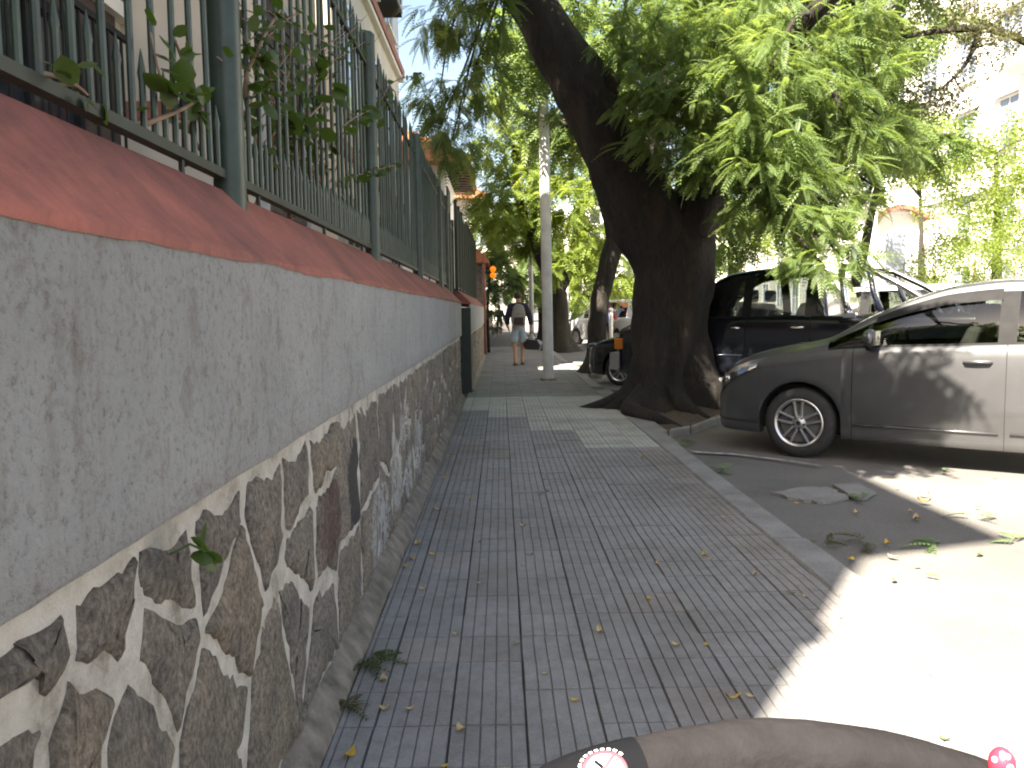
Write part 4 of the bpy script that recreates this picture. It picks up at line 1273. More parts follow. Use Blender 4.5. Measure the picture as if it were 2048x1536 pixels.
for sd in (-1, 1):
    bevel(MB().box(-.012, .12, *sorted((sd*.60, sd*.80)), .80, .96).build('headlight', M['lamp_glass'], pick), .02, 2)
    bevel(MB().box(.02, .16, *sorted((sd*.795, sd*.852)), .79, .95).build('turn_lamp', M['amber'], pick), .012, 2)
MB().box(-.02, .05, -.55, .55, .80, .95).build('grille', M['chrome'], pick)
ch = 'chrome'
bar = MB()
BO = Vector((-.48, 0, .12))
hoop = [(3.78, -.80, 1.12), (3.72, -.80, 1.35), (3.66, -.74, 1.68), (3.66, -.66, 1.745), (3.66, 0, 1.76), (3.66, .66, 1.745), (3.66, .74, 1.68), (3.72, .80, 1.35), (3.78, .80, 1.12)]
bb = bar.tube([Vector(p) + BO for p in hoop], .042, 12).build('bed_bar', M[ch], pick, True)
for sd in (-1, 1):
    MB().tube([Vector(p) + BO for p in ((3.66, sd*.70, 1.735), (3.95, sd*.74, 1.715), (4.35, sd*.79, 1.50), (4.72, sd*.80, 1.25), (4.80, sd*.80, 1.12))], .04, 12).build('bar_stay', M[ch], bb, True)
    MB().tube([Vector(p) + BO for p in ((3.98, sd*.75, 1.70), (4.05, sd*.79, 1.4), (4.18, sd*.80, 1.12))], .035, 10).build('bar_stay', M['darkblue_paint'], bb, True)
    MB().box(3.24, 3.38, *sorted((sd*.74, sd*.86)), 1.235, 1.29).build('bar_foot', M['chrome'], bb)
MB().tube([(3.2, -.9, 1.19), (4.7, -.89, 1.19)], .012, 6).build('bed_rail', M['black_plastic'], pick, True)
pm_ = MB().sphere(on_side(pW, 1.16, 1.34, .13, .95), .13, 16, 10, (.45, .9, .8)).build('wing_mirror', M['chrome'], pick, True)

HATCH = dict(length=3.9, axles=(0.78, 3.25), rw=0.30, ra=0.35, paint='black_paint', glass='tint_glass',
    W=[(0, .46), (.03, .58), (.1, .68), (.3, .78), (.7, .83), (2, .84), (3.4, .83), (3.8, .76), (3.9, .66)],
    low=[(0, .28), (.12, .2), (.6, .19), (3.5, .2), (3.9, .30)],
    belt=[(0, .56), (.03, .62), (.1, .68), (.3, .77), (.7, .86), (1.1, .92), (2, .95), (3.3, .99), (3.8, .98), (3.9, .8)],
    rail=[(0, .57), (.03, .63), (.1, .69), (.3, .78), (.7, .89), (1.0, .97), (1.3, 1.14), (1.7, 1.34), (2.0, 1.42), (2.7, 1.43), (3.2, 1.36), (3.6, 1.15), (3.8, 1.0), (3.9, .82)],
    yrail=[(0, .42), (.3, .66), (.7, .7), (1.0, .71), (1.4, .63), (2.0, .56), (3.2, .58), (3.7, .66), (3.9, .6)],
    center=[(0, .60), (.03, .66), (.1, .72), (.3, .82), (.7, .92), (1.0, 1.0), (1.3, 1.18), (1.7, 1.39), (2.0, 1.47), (2.7, 1.48), (3.2, 1.41), (3.6, 1.2), (3.8, 1.03), (3.9, .84)],
    seams=[1.2, 2.15, 3.0], doors=[(1.2, 2.15, 'door_front'), (2.15, 3.0, 'door_rear')],
    glass_cols=[(1.25, 2.1, 'glass_front'), (2.2, 2.95, 'glass_rear')], ws=(.98, 1.85), rg=(3.25, 3.7), seats=(1.75,), spokes=5)
hp_ = at(1243, 770, 14.9)
hatch, hW, hparts = car('hatchback', 'black hatchback whose nose and front wheel show left of the near tree trunk', 'car', HATCH, car_at((hp_.x, 14.9), HATCH), ANG)
for sd in (-1, 1):
    MB().sphere((.20, sd * .70, .70), .11, 12, 8, (1.3, .5, .6)).build('headlight', M['lamp_glass'], hatch, True)
MB().box(-.015, .02, -.3, .3, .42, .5).build('number_plate', M['white_paint'], hatch)
MB().sphere((-.0, -.42, .42), .03, 8, 6).build('fog_lamp', M['chrome'], hatch, True)

VAN = dict(HATCH); VAN.update(paint='white_paint', length=4.4, axles=(.8, 3.5), rw=.32, ra=.37, glass='tint_glass',
    W=[(0, .6), (.03, .7), (.1, .78), (.3, .84), (.7, .87), (2, .88), (4.0, .87), (4.35, .84), (4.4, .80)],
    low=[(0, .30), (.12, .25), (.6, .24), (4.0, .25), (4.4, .32)],
    belt=[(0, .70), (.03, .78), (.1, .84), (.3, .92), (.7, 1.0), (1.1, 1.04), (2, 1.07), (3.3, 1.08), (4.3, 1.08), (4.4, 1.0)],
    rail=[(0, .71), (.03, .79), (.1, .85), (.3, .93), (.7, 1.03), (1.0, 1.10), (1.3, 1.30), (1.7, 1.58), (2.0, 1.68), (3.2, 1.70), (4.1, 1.66), (4.3, 1.4), (4.4, 1.02)],
    yrail=[(0, .5), (.3, .72), (.7, .76), (1.0, .77), (1.4, .72), (2.0, .66), (3.2, .66), (4.1, .66), (4.4, .7)],
    center=[(0, .74), (.03, .82), (.1, .88), (.3, .97), (.7, 1.06), (1.0, 1.13), (1.3, 1.34), (1.7, 1.63), (2.0, 1.73), (3.2, 1.75), (4.1, 1.70), (4.3, 1.44), (4.4, 1.04)],
    seams=[1.25, 2.2, 3.15], doors=[(1.25, 2.2, 'door_front'), (2.2, 3.15, 'door_rear')],
    glass_cols=[(1.35, 2.12, 'glass_front'), (2.28, 3.08, 'glass_rear'), (3.25, 4.05, 'glass_back')], ws=(1.0, 1.85), rg=(4.15, 4.36), seats=(1.8, 2.7))
# pale vehicles beyond
vp = at(1700, 700, 14.6)
v1, vW, vparts = car('estate_car', 'white high roofed car parked beyond the black pickup', 'car', VAN, place_side((vp.x, 14.6), 2.0, .88), ANG, False)
def far_car(u, Y, rz, P, label, nm='car', back=True):
    p = at(u, 690, Y)
    o, w_, pr = car(nm, label, 'car', P, (p.x, Y), rz, False)
    L = P['length']
    for sd in (-1, 1):
        bevel(MB().box(L - .06, L + .005, *sorted((sd*.62, sd*.80)), .75, 1.0).build('tail_light', M['red_lens'], o), .02, 1)
        bevel(MB().box(-.01, .12, *sorted((sd*.45, sd*.68)), .60, .72).build('headlight', M['lamp_glass'], o), .02, 1)
    MB().box(L - .005, L + .012, -.26, .26, .52, .64).build('number_plate', M['label_white'], o)
    MB().box(L - .05, L + .03, -.80, .80, .34, .52).build('rear_bumper', M['grey_plastic'], o)
    return o
far_car(1165, 34, R(-62), VAN, 'white van parked between the two further tree trunks', 'van')
far_car(1256, 36, R(-80), VAN, 'white car seen tail on behind the person in blue and red', 'car')
WH = dict(HATCH); WH.update(paint='white_paint')
far_car(1272, 44, R(-95), WH, 'small white hatchback far down the street, partly hidden by trunks', 'hatchback')
DB = dict(HATCH); DB.update(paint='darkblue_paint')
far_car(1182, 46, R(-60), DB, 'dark car far off behind the second tree trunk', 'hatchback')

# ------------------------------------------------------------------ trees
def smooth_path(pts, sub=6):
    out = []
    n_ = len(pts)
    P_ = [np.array(p, dtype=float) for p in pts]
    for i in range(n_-1):
        p0, p1, p2, p3 = P_[max(0, i-1)], P_[i], P_[i+1], P_[min(n_-1, i+2)]
        for s in range(sub):
            t = s / sub
            out.append(0.5*((2*p1) + (-p0+p2)*t + (2*p0-5*p1+4*p2-p3)*t*t + (-p0+3*p1-3*p2+p3)*t**3))
    out.append(P_[-1])
    return out
def limb(mb, pts4, n=20, sub=6, rough=0.08, freq=3.0, lob=None):
    """pts4: (x, y, z, r)"""
    q = smooth_path(pts4, sub)
    pts = [Vector(p[:3]) for p in q]; rad = [max(.004, p[3]) for p in q]
    def lobes(t, a, p):
        v = 1 + rough * mnoise.noise(Vector((math.cos(a) * 1.6 + p.x, math.sin(a) * 1.6 + p.y, p.z * freq))) * 1.6
        v += rough * .5 * mnoise.noise(Vector((math.cos(a) * 5 + p.x, math.sin(a) * 5, p.z * freq * 2.6)))
        if lob: v *= lob(t, a, p)
        return v
    mb.tube(pts, rad, n, lobes=lobes)
    return pts

def frond_template(npairs, ll, lw, droop=0.3, ang=58, taper=True):
    """pinnate leaf of unit length along +X as separate quads -> (nquads, 4, 3)"""
    qs = []
    for i in range(npairs):
        t = 0.14 + 0.84 * i / (npairs - 1)
        s = (0.55 + 0.45 * math.sin(math.pi * min(1, 0.15 + 0.85 * t))) if taper else 1
        for sd in (-1, 1):
            a = R(ang - 25 * t) * sd
            dx, dy = math.cos(a), math.sin(a)
            l, w = ll * s, lw * s
            bx, bz = t, -droop * t * t
            px, py = -dy, dx
            zt = -0.22 * l
            qs.append([(bx, 0, bz), (bx + dx*l*.5 + px*w/2, dy*l*.5 + py*w/2, bz + zt*.3), (bx + dx*l, dy*l, bz + zt), (bx + dx*l*.5 - px*w/2, dy*l*.5 - py*w/2, bz + zt*.3)])
    for (t0, t1) in ((0, .5), (.5, 1)):
        qs.append([(t0, -.008, -droop*t0*t0), (t1, -.005, -droop*t1*t1), (t1, .005, -droop*t1*t1), (t0, .008, -droop*t0*t0)])
    return np.array(qs, dtype=np.float32)
def cluster_template(n, size, w=.55, seed=1):
    r_ = np.random.default_rng(seed)
    qs = []
    for _ in range(n):
        c_ = r_.normal(size=3); c_ /= np.linalg.norm(c_); c_ *= r_.uniform(.2, 1.0)
        a = r_.normal(size=3); a /= np.linalg.norm(a)
        b_ = np.cross(a, r_.normal(size=3)); b_ /= np.linalg.norm(b_)
        qs.append([c_ - a*size/2, c_ + b_*size*w/2, c_ + a*size/2, c_ - b_*size*w/2])
    return np.array(qs, dtype=np.float32)

def instance(tpl, base, dirs, ups, scales):
    """place template (q,4,3) at base with x axis along dirs -> (n*q*4, 3)"""
    x = dirs / np.linalg.norm(dirs, axis=1, keepdims=True)
    y = np.cross(ups, x); y /= (np.linalg.norm(y, axis=1, keepdims=True) + 1e-9)
    z = np.cross(x, y)
    Rm = np.stack([x, y, z], axis=1) * scales[:, None, None]          # rows are axes
    v = np.einsum('qci,nij->nqcj', tpl, Rm) + base[:, None, None, :]
    return v.reshape(-1, 3)

FROND = [frond_template(11, .19, .072, .30), frond_template(9, .21, .085, .45), frond_template(12, .17, .06, .2)]
FROND_S = [frond_template(7, .26, .12, .35), frond_template(6, .28, .13, .2)]
def fill_fronds(clumps, per, size, tpls, seed, droop=(-.9, .1), flat=0.75):
    """clumps: (centre, (rx, ry, rz)); fronds hang outward and down from each clump"""
    r_ = np.random.default_rng(seed)
    out = []
    for (c_, rad) in clumps:
        rad = np.array(rad if hasattr(rad, '__len__') else (rad, rad, rad * flat))
        n_ = max(6, int(per * (rad[0] * rad[1] * rad[2]) ** (2/3) / .25))
        # twigs give a spray-like grouping
        nt = max(3, n_ // 9)
        tw = r_.normal(size=(nt, 3)); tw /= np.linalg.norm(tw, axis=1, keepdims=True)
        tw *= r_.uniform(.35, 1.0, size=(nt, 1)) ** .6
        tdir = tw * np.array([1, 1, .5]) + np.array([0, 0, -.25]) + r_.normal(size=(nt, 3)) * .25
        k = r_.integers(0, nt, n_)
        along = r_.uniform(-.25, .35, size=(n_, 1))
        base = np.array(c_) + tw[k] * rad + tdir[k] * along * rad.mean() + r_.normal(size=(n_, 3)) * rad * .07
        az = r_.normal(size=(n_, 3)) * .75
        dirs = tdir[k] * .9 + az; dirs[:, 2] = dirs[:, 2] * .4 + r_.uniform(droop[0], droop[1], n_)
        ups = np.tile(np.array([0, 0, 1.0]), (n_, 1)) + r_.normal(size=(n_, 3)) * .35
        sc = r_.uniform(.7, 1.25, n_) * size
        pick_ = r_.integers(0, len(tpls), n_)
        for ti, tp in enumerate(tpls):
            m_ = pick_ == ti
            if m_.any(): out.append(instance(tp, base[m_], dirs[m_], ups[m_], sc[m_]))
    return np.concatenate(out)

def twigs(mb, hub_pts, clumps, r0=.03, seed=0, n=6, hang=.25):
    r_ = random.Random(seed)
    for (c_, rad) in clumps:
        c_ = Vector(c_)
        h = min(hub_pts, key=lambda p: (p - c_).length + r_.uniform(0, .5))
        L = (c_ - h).length
        mid = (h + c_) / 2 + Vector((r_.uniform(-.1, .1) * L, r_.uniform(-.1, .1) * L, hang * L * .5))
        rr = min(r0, .012 + .014 * L)
        q = smooth_path([(*h, rr), (*mid, rr * .75), (*c_, rr * .35)], 5)
        one = MB().tube([Vector(p[:3]) for p in q], [p[3] for p in q], n)
        mb.v.append(one)

def cl(lst):
    """(u, v, Y, rx, rz) in the photograph -> clump"""
    return [(tuple(at(u, v, Y)), (rx, rx * 1.05, rz)) for (u, v, Y, rx, rz) in lst]

def tree(name, label, trunk_mb, bark_mat, crown_np, leaf_mat, base, nper=4, cat='tree', group=None, branch_mb=None):
    t = thing(name, label, cat, base, 0, group)
    inv = Vector(base)
    def shift(mb): mb.v = [(a - inv.x, b_ - inv.y, c_ - inv.z) for a, b_, c_ in mb.v]; return mb
    shift(trunk_mb).build('trunk', M[bark_mat], t, True)
    if branch_mb is not None:
        for one in branch_mb.v: shift(one).build('branch', M[bark_mat], t, True)
    for i, (cn, lm) in enumerate(zip(crown_np, leaf_mat)):
        o = obj('crown', np_mesh('crown', cn - np.array(base, dtype=np.float32), nper, M[lm]), t)
        tag(o, kind='stuff')
    return t

# --- the near leaning tree
TY = 11.3
def tp(u, v, w, Y=TY):
    p = at(u, v, Y); return (p.x, p.y, p.z, w / 2 * Y / FPX)
tm = MB()
base = at(1331, 800, TY); base.z = -0.05
def butt(t, a, p):
    h = max(0.0, 1.0 - (p.z + .1) / 1.15)
    h2 = max(0.0, 1.0 - (p.z + .1) / 0.55)
    ridges = .30 * math.cos(3 * a + .6) + .26 * math.cos(5 * a + 2.1) + .16 * math.cos(9 * a)
    fl = .34 * math.cos(6 * a + 1.0) * max(0, min(1, (2.2 - p.z) / 1.4))
    return 1 + ridges * h * 1.25 + .80 * h2 ** 2 + fl * .40
trunk_pts = [(base.x, TY, -.12, .55), (base.x, TY, .12, .545), tp(1331, 740, 150), tp(1335, 680, 140), tp(1343, 600, 144), tp(1352, 530, 150), tp(1372, 465, 122), tp(1390, 415, 100)]
limb(tm, trunk_pts, 56, 7, .07, 2.2, butt)
l1 = [tp(1332, 610, 100), tp(1326, 530, 128), tp(1300, 455, 146), tp(1266, 385, 134), tp(1236, 325, 118), tp(1200, 255, 106), tp(1160, 170, 112), tp(1110, 85, 98), tp(1052, -5, 86), tp(985, -110, 76, 10.9), tp(930, -260, 64, 10.2), (-.45, 9.2, 6.9, .16), (-.7, 8.2, 7.6, .10), (-.8, 7.0, 8.2, .05)]
lp1 = limb(tm, l1, 32, 7, .10, 2.4)
tm.sphere(at(1210, 165, TY - .12), .17, 14, 10, (1, .8, 1.2))           # old pruning knob
l2 = [tp(1372, 470, 116), tp(1392, 410, 104), tp(1402, 340, 92, 11.5), tp(1425, 240, 80, 11.8), (3.1, 12.0, 4.7, .24), (3.4, 11.8, 5.7, .18), (3.6, 11.2, 6.8, .12), (3.9, 10.6, 7.8, .05)]
lp2 = limb(tm, l2, 26, 6, .10, 2.4)
l3 = [lp1[66].to_tuple() + (.20,), (.5, 10.0, 5.6, .17), (1.0, 9.0, 6.2, .13), (1.1, 7.8, 6.6, .09), (1.0, 6.4, 6.9, .06), (.7, 5.0, 5.9, .03)]
lp3 = limb(tm, l3, 14, 5, .08)
l4 = [lp2[14].to_tuple() + (.17,), (3.6, 10.4, 4.6, .12), (4.2, 9.3, 5.1, .09), (4.8, 8.3, 5.3, .04)]
lp4 = limb(tm, l4, 12, 5, .08)
l5 = [at(1222, 215, TY).to_tuple() + (.06,), at(1238, 150, TY - .1).to_tuple() + (.04,), at(1246, 60, TY - .2).to_tuple() + (.03,), at(1260, -60, TY - .4).to_tuple() + (.015,)]
lp5 = limb(tm, l5, 10, 4, .05)
# surface roots
for (pts) in ([(base.x - .35, TY - .35, .18, .17), (base.x - .62, TY - .9, .05, .12), (base.x - .42, TY - 1.6, .02, .08), (base.x - .2, TY - 2.1, -.05, .04)],
              [(base.x - .4, TY - .1, .16, .15), (base.x - .9, TY - .25, .03, .09), (base.x - 1.2, TY - .1, -.04, .04)],
              [(base.x + .4, TY - .1, .2, .16), (base.x + .8, TY - .35, .04, .10), (base.x + 1.15, TY - .4, -.06, .05)],
              [(base.x + .0, TY - .45, .2, .16), (base.x + .1, TY - .85, .04, .10), (base.x + .3, TY - 1.2, -.06, .04)]):
    limb(tm, pts, 14, 5, .22, 6)
hubs = lp1[28:] + lp2[8:] + lp3 + lp4 + lp5
right = [(1270, 60, 10.6, .42, .4), (1330, 130, 10.2, .48, .45), (1300, 215, 10.4, .36, .38), (1345, 265, 10.0, .42, .38), (1390, 220, 9.8, .46, .45), (1400, 90, 10.6, .55, .5),
         (1470, 160, 9.6, .5, .42), (1480, 280, 9.4, .46, .4), (1435, 320, 9.6, .42, .32), (1380, 315, 9.9, .32, .22), (1510, 350, 9.3, .44, .32), (1490, 430, 9.6, .28, .2),
         (1540, 130, 9.3, .46, .4), (1545, 240, 9.0, .42, .36), (1580, 330, 9.2, .42, .34), (1600, 420, 9.0, .36, .26), (1640, 490, 8.9, .30, .18), (1680, 510, 8.8, .26, .14),
         (1500, 40, 10.4, .6, .5), (1610, 60, 10.0, .5, .4), (1640, 180, 9.8, .38, .3), (1660, 320, 9.6, .4, .26), (1690, 420, 9.8, .3, .2), (1650, 255, 10.4, .34, .26),
         (1440, 20, 11.5, .6, .5), (1350, 20, 11.6, .55, .5), (1520, 300, 10.8, .5, .45), (1450, 230, 11.2, .5, .5), (1720, 290, 9.9, .34, .2), (1760, 380, 10.2, .26, .16), (1650, 535, 8.7, .22, .08), (1600, 520, 8.9, .18, .09), (1700, 60, 10.4, .5, .36), (1730, 150, 10.2, .42, .3), (1690, 230, 10.0, .36, .26), (1760, 230, 10.6, .36, .24), (1800, 300, 10.8, .3, .18), (1640, 400, 10.2, .36, .28), (1600, 250, 11.2, .5, .4)]
left = [(900, 30, 10.5, .36, .3), (940, 100, 10.2, .34, .32), (880, 180, 10.6, .3, .3), (925, 210, 10.4, .34, .36), (905, 280, 10.2, .3, .26), (960, 20, 9.8, .4, .3), (985, 150, 11.0, .26, .3), (870, 60, 10.8, .24, .22), (865, 290, 11.2, .22, .18)]
# crown above the frame that keeps trunk and pavement in shade
over = [((x, y, z), (r_, r_, r_ * .7)) for (x, y, z, r_) in ((-.4, 9.0, 6.6, .9), (.6, 8.6, 6.3, .8), (-.3, 7.6, 7.6, .9), (1.3, 12.4, 7.4, 1.0), (2.4, 12.8, 7.0, 1.0), (3.4, 12.6, 7.2, 1.0),
        (4.4, 12.2, 6.8, 1.0), (5.2, 11.6, 6.2, .9), (.2, 10.2, 6.9, .8), (-.3, 8.4, 6.2, .8), (3.9, 13.2, 6.4, 1.0), (.5, 4.6, 5.3, .62), (.85, 3.8, 5.2, .62), (.6, 4.2, 5.3, .6), (.95, 3.4, 5.0, .5), (.7, 4.9, 5.0, .5), (.45, 8.3, 5.7, .7), (-.2, 7.2, 6.6, .8), (.1, 7.6, 5.9, .7), (.25, 4.1, 5.8, .6))]
c_r, c_l = cl(right), cl(left)
br = MB()
twigs(br, hubs, c_r, .035, 1); twigs(br, lp1[60:], c_l, .022, 2, 6, .12); twigs(br, hubs, over, .05, 3)
crown = np.concatenate([fill_fronds(c_r, 340, .275, FROND, 21, (-.9, .1)), fill_fronds(c_l, 230, .31, FROND, 22, (-1.1, -.2)), fill_fronds(over, 110, .5, FROND_S, 23)])
tree('leaning_tree', 'thick dark leaning tree with feathery leaves and spreading roots nearest the camera', tm, 'bark_dark', [crown], ['leaf_tree'], (base.x, TY, -.05), branch_mb=br)

# --- second tree, pale sunlit trunk leaning right
def generic_tree(name, label, trunk, limbs, clumps, bark_, leaf_, per, size, tpls, seed, n=20, droop=(-.9, .1), hang=.25, lob=None, group=None):
    mb = MB(); pts = limb(mb, trunk, n, 6, .12, 1.8, lob)
    hubs_ = pts[len(pts)//2:]
    for lm in limbs: hubs_ = hubs_ + limb(mb, lm, 12, 5, .1)
    b2 = MB(); twigs(b2, hubs_, clumps, .06, seed, 6, hang)
    cr = fill_fronds(clumps, per, size, tpls, seed, droop)
    b0 = (trunk[0][0], trunk[0][1], 0)
    return tree(name, label, mb, bark_, [cr], [leaf_], b0, branch_mb=b2, group=group)
flare = lambda t, a, p: 1 + .35 * max(0, 1 - p.z / .7) ** 2 * (1 + .5 * math.cos(5 * a))
Y2 = 17.45
t2 = [tp(1192, 742, 42, Y2), tp(1193, 700, 38, Y2), tp(1197, 620, 35, Y2), tp(1209, 560, 36, Y2), tp(1226, 500, 36, Y2), tp(1250, 440, 38, Y2), tp(1290, 340, 30, Y2), tp(1320, 200, 24, Y2), tp(1330, 60, 16, Y2)]
t2[0] = (t2[0][0], t2[0][1], -.08, .30)
l2a = [tp(1230, 500, 26, Y2), tp(1215, 440, 20, Y2), tp(1190, 350, 16, Y2), tp(1150, 240, 12, Y2), tp(1100, 120, 7, Y2)]
c2 = cl([(1180, 250, 18.5, .8, .6), (1130, 150, 18, .8, .6), (1240, 130, 18.5, .9, .7), (1190, 60, 18, .9, .6), (1290, 260, 18.2, .7, .6), (1330, 150, 18.8, .9, .7), (1270, 30, 19, .9, .6), (1420, 420, 18, .7, .5), (1390, 60, 18.5, 1.0, .7), (1080, 60, 18, .8, .6),
         (1460, 500, 18.2, .55, .4), (1110, 260, 19, .6, .5), (1030, 90, 18.5, .7, .55), (1060, 240, 19, .5, .4), (1470, 120, 19, .9, .7), (1540, 420, 18.5, .6, .5), (1600, 120, 16, .8, .6), (1680, 190, 16, .8, .6), (1560, 260, 16, .8, .6), (1640, 330, 16, .75, .5), (1750, 110, 16, .8, .55), (1720, 310, 16.2, .7, .45), (1610, 440, 16.2, .6, .4), (1500, 330, 16.5, .8, .6), (1790, 220, 16.4, .7, .45), (1560, 40, 16.5, .9, .6), (1690, 60, 16.5, .9, .6), (1840, 60, 16.5, .7, .5), (1860, 290, 17, .6, .4), (1050, 110, 15, .6, .5), (1092, 40, 14.6, .6, .5), (1130, 180, 15.5, .45, .4)])
generic_tree('street_tree', 'second tree along the kerb, grey trunk with a bright sunlit patch', t2, [l2a], c2, 'bark_grey', 'leaf_tree', 100, .48, FROND_S, 31, lob=flare)

# --- third tree, broad trunk bending left
Y3 = 27.5
t3 = [tp(1118, 700, 50, Y3), tp(1118, 660, 44, Y3), tp(1112, 600, 42, Y3), tp(1104, 560, 44, Y3), tp(1090, 520, 34, Y3), tp(1070, 480, 26, Y3), tp(1050, 440, 20, Y3), tp(1035, 380, 16, Y3), tp(1030, 300, 12, Y3)]
t3[0] = (t3[0][0], Y3, -.08, .48)
l3a = [tp(1112, 590, 30, Y3), tp(1132, 550, 24, Y3), tp(1150, 490, 18, Y3), tp(1170, 400, 12, Y3), tp(1200, 320, 8, Y3)]
c3 = cl([(1010, 400, 26.5, 1.0, .7), (1060, 360, 27, 1.0, .8), (1130, 400, 26.5, 1.0, .8), (1180, 460, 27, .9, .7), (1010, 300, 27, 1.0, .8), (1090, 280, 27.5, 1.1, .8), (1190, 340, 27, 1.1, .8), (1140, 520, 26.8, .7, .5), (1230, 560, 27, .6, .45),
         (985, 440, 26, .7, .6), (1000, 210, 27, .9, .7), (1210, 240, 28, 1.0, .8), (1090, 470, 28, .8, .6), (1040, 450, 28, .7, .6)])
generic_tree('street_tree', 'third tree along the kerb, broad mossy trunk bending left', t3, [l3a], c3, 'bark_grey', 'leaf_lime', 80, .55, FROND_S, 32, lob=flare)

# --- fourth and fifth trees with dark low crowns over the pavement
Y4 = 38.0
t4 = [tp(1088, 672, 22, Y4), tp(1086, 620, 20, Y4), tp(1076, 560, 18, Y4), tp(1060, 480, 14, Y4), tp(1045, 400, 10, Y4)]
t4[0] = (t4[0][0], Y4, -.1, .3)
c4 = cl([(1020, 560, 36, .8, .6), (1045, 520, 36, .9, .6), (1005, 525, 36, .8, .6), (1030, 480, 36, 1.0, .7), (1075, 560, 37, .7, .5), (1000, 585, 35, .5, .4), (1060, 590, 37, .6, .35), (990, 490, 36, .7, .5), (1100, 500, 38, .9, .6), (975, 440, 36, .8, .6), (1050, 430, 38, 1.0, .7)])
generic_tree('street_tree', 'fourth tree, dark leafy crown low over the far pavement', t4, [], c4, 'bark_dark', 'leaf_tree', 80, .62, FROND_S, 33, lob=flare)
Y5 = 50.0
t5 = [tp(1150, 655, 20, Y5), tp(1152, 600, 16, Y5), tp(1160, 520, 12, Y5), tp(1170, 440, 8, Y5)]
t5[0] = (t5[0][0], Y5, -.1, .3)
c5 = cl([(1150, 590, 48, 1.0, .7), (1175, 540, 48, 1.2, .9), (1120, 560, 49, 1.0, .7), (1200, 500, 49, 1.2, .9), (1230, 590, 50, 1.0, .7), (1180, 610, 50, .7, .5), (1270, 540, 50, 1.2, .9), (1150, 480, 50, 1.3, .9)])
generic_tree('street_tree', 'fifth tree far down the kerb with pale yellowish crown', t5, [], c5, 'bark_grey', 'leaf_lime', 60, .8, FROND_S, 34)

# --- creeper bush by the lamps on the left
cv = cl([(985, 590, 26.2, .35, .4), (990, 640, 26.6, .25, .35), (972, 610, 25.6, .2, .3), (1000, 560, 27, .4, .35), (985, 520, 28, .4, .3)])
mbv = MB(); p0 = at(984, 690, 26.4); limb(mbv, [(p0.x - .1, 26.4, 0, .05), (p0.x - .12, 26.4, 1.4, .045), (p0.x, 26.4, 2.6, .02)], 8, 5)
b2 = MB(); twigs(b2, [Vector((p0.x - .1, 26.4, z_)) for z_ in (1.2, 2.0, 2.6)], cv, .02, 3)
tree('creeper', 'dark green creeper beside the amber lamps at the end of the walls', mbv, 'bark_dark', [fill_fronds(cv, 150, .3, FROND_S, 35)], ['leaf_dark'], (p0.x - .1, 26.4, 0), cat='creeper', branch_mb=b2)

# --- trees across the street
LEAFC = [cluster_template(34, .27, .5, 1), cluster_template(34, .25, .55, 2)]
def fill_clusters(clumps, per, size, seed):
    r_ = np.random.default_rng(seed); out = []
    for (c_, rad) in clumps:
        rad = np.array(rad); n_ = max(8, int(per * rad[0] * rad[2]))
        v = r_.normal(size=(n_, 3)); v /= np.linalg.norm(v, axis=1, keepdims=True); v *= r_.uniform(.25, 1.05, (n_, 1)) ** .5
        base = np.array(c_) + v * rad
        out.append(instance(LEAFC[len(out) % 2], base, r_.normal(size=(n_, 3)), r_.normal(size=(n_, 3)), r_.uniform(.6, 1.3, n_) * size))
    return np.concatenate(out)
def across(name, label, u, Y, w, clumps, leaf_, seed, per=70, size=.3, bark_='bark_grey', h=3.0, cat='tree', lean=0.0, limbs=()):
    p = at(u, 600, Y)
    mb = MB(); pts = limb(mb, [(p.x, Y, -.15, w), (p.x + lean*.3, Y, h * .4, w * .85), (p.x + lean, Y, h, w * .6), (p.x + lean*1.8, Y + .2, h * 1.7, w * .25)], 12, 5, .1)
    hubs_ = pts[8:]
    for lm in limbs: hubs_ = hubs_ + limb(mb, lm, 8, 5, .1)
    b2 = MB(); twigs(b2, hubs_, clumps, .05, seed, 5)
    return tree(name, label, mb, bark_, [fill_clusters(clumps, per, size, seed)], [leaf_], (p.x, Y, ROAD_Z), branch_mb=b2, cat=cat, group=None)
across('street_tree', 'yellowish green tree at the right edge across the street', 1990, 21, .16,
       cl([(1900, 300, 21, 1.0, .8), (1960, 360, 21, 1.1, .9), (2030, 320, 20.5, 1.1, .9), (2010, 430, 20.5, 1.0, .7), (1910, 420, 21.5, .9, .6), (1860, 340, 22, .8, .6), (2060, 400, 20, 1.0, .9), (1950, 470, 21, .8, .5), (2040, 500, 20.5, .7, .5), (1850, 270, 22, .7, .5), (2080, 280, 21, .9, .8)]), 'leaf_lime', 41, 75, .32)
across('street_tree', 'bare limbed brown tree beyond the pickup with branches forking upward', 1680, 17, .15,
       cl([(1640, 440, 16.5, .5, .3), (1600, 300, 17, .7, .5), (1730, 280, 17, .6, .4), (1780, 330, 17.5, .6, .35), (1700, 230, 17, .7, .5), (1650, 180, 17, .8, .5), (1830, 300, 18, .6, .4), (1770, 260, 18, .6, .4), (1620, 490, 16.8, .35, .25)]), 'leaf_tree', 42, 75, .28, h=2.6, lean=.5,
       limbs=[[at(1690, 480, 17).to_tuple() + (.09,), at(1705, 430, 17).to_tuple() + (.07,), at(1735, 390, 17).to_tuple() + (.05,), at(1760, 330, 17).to_tuple() + (.02,)], [at(1690, 480, 17).to_tuple() + (.06,), at(1678, 440, 17).to_tuple() + (.04,), at(1690, 390, 17).to_tuple() + (.03,), at(1670, 340, 17).to_tuple() + (.015,)]])
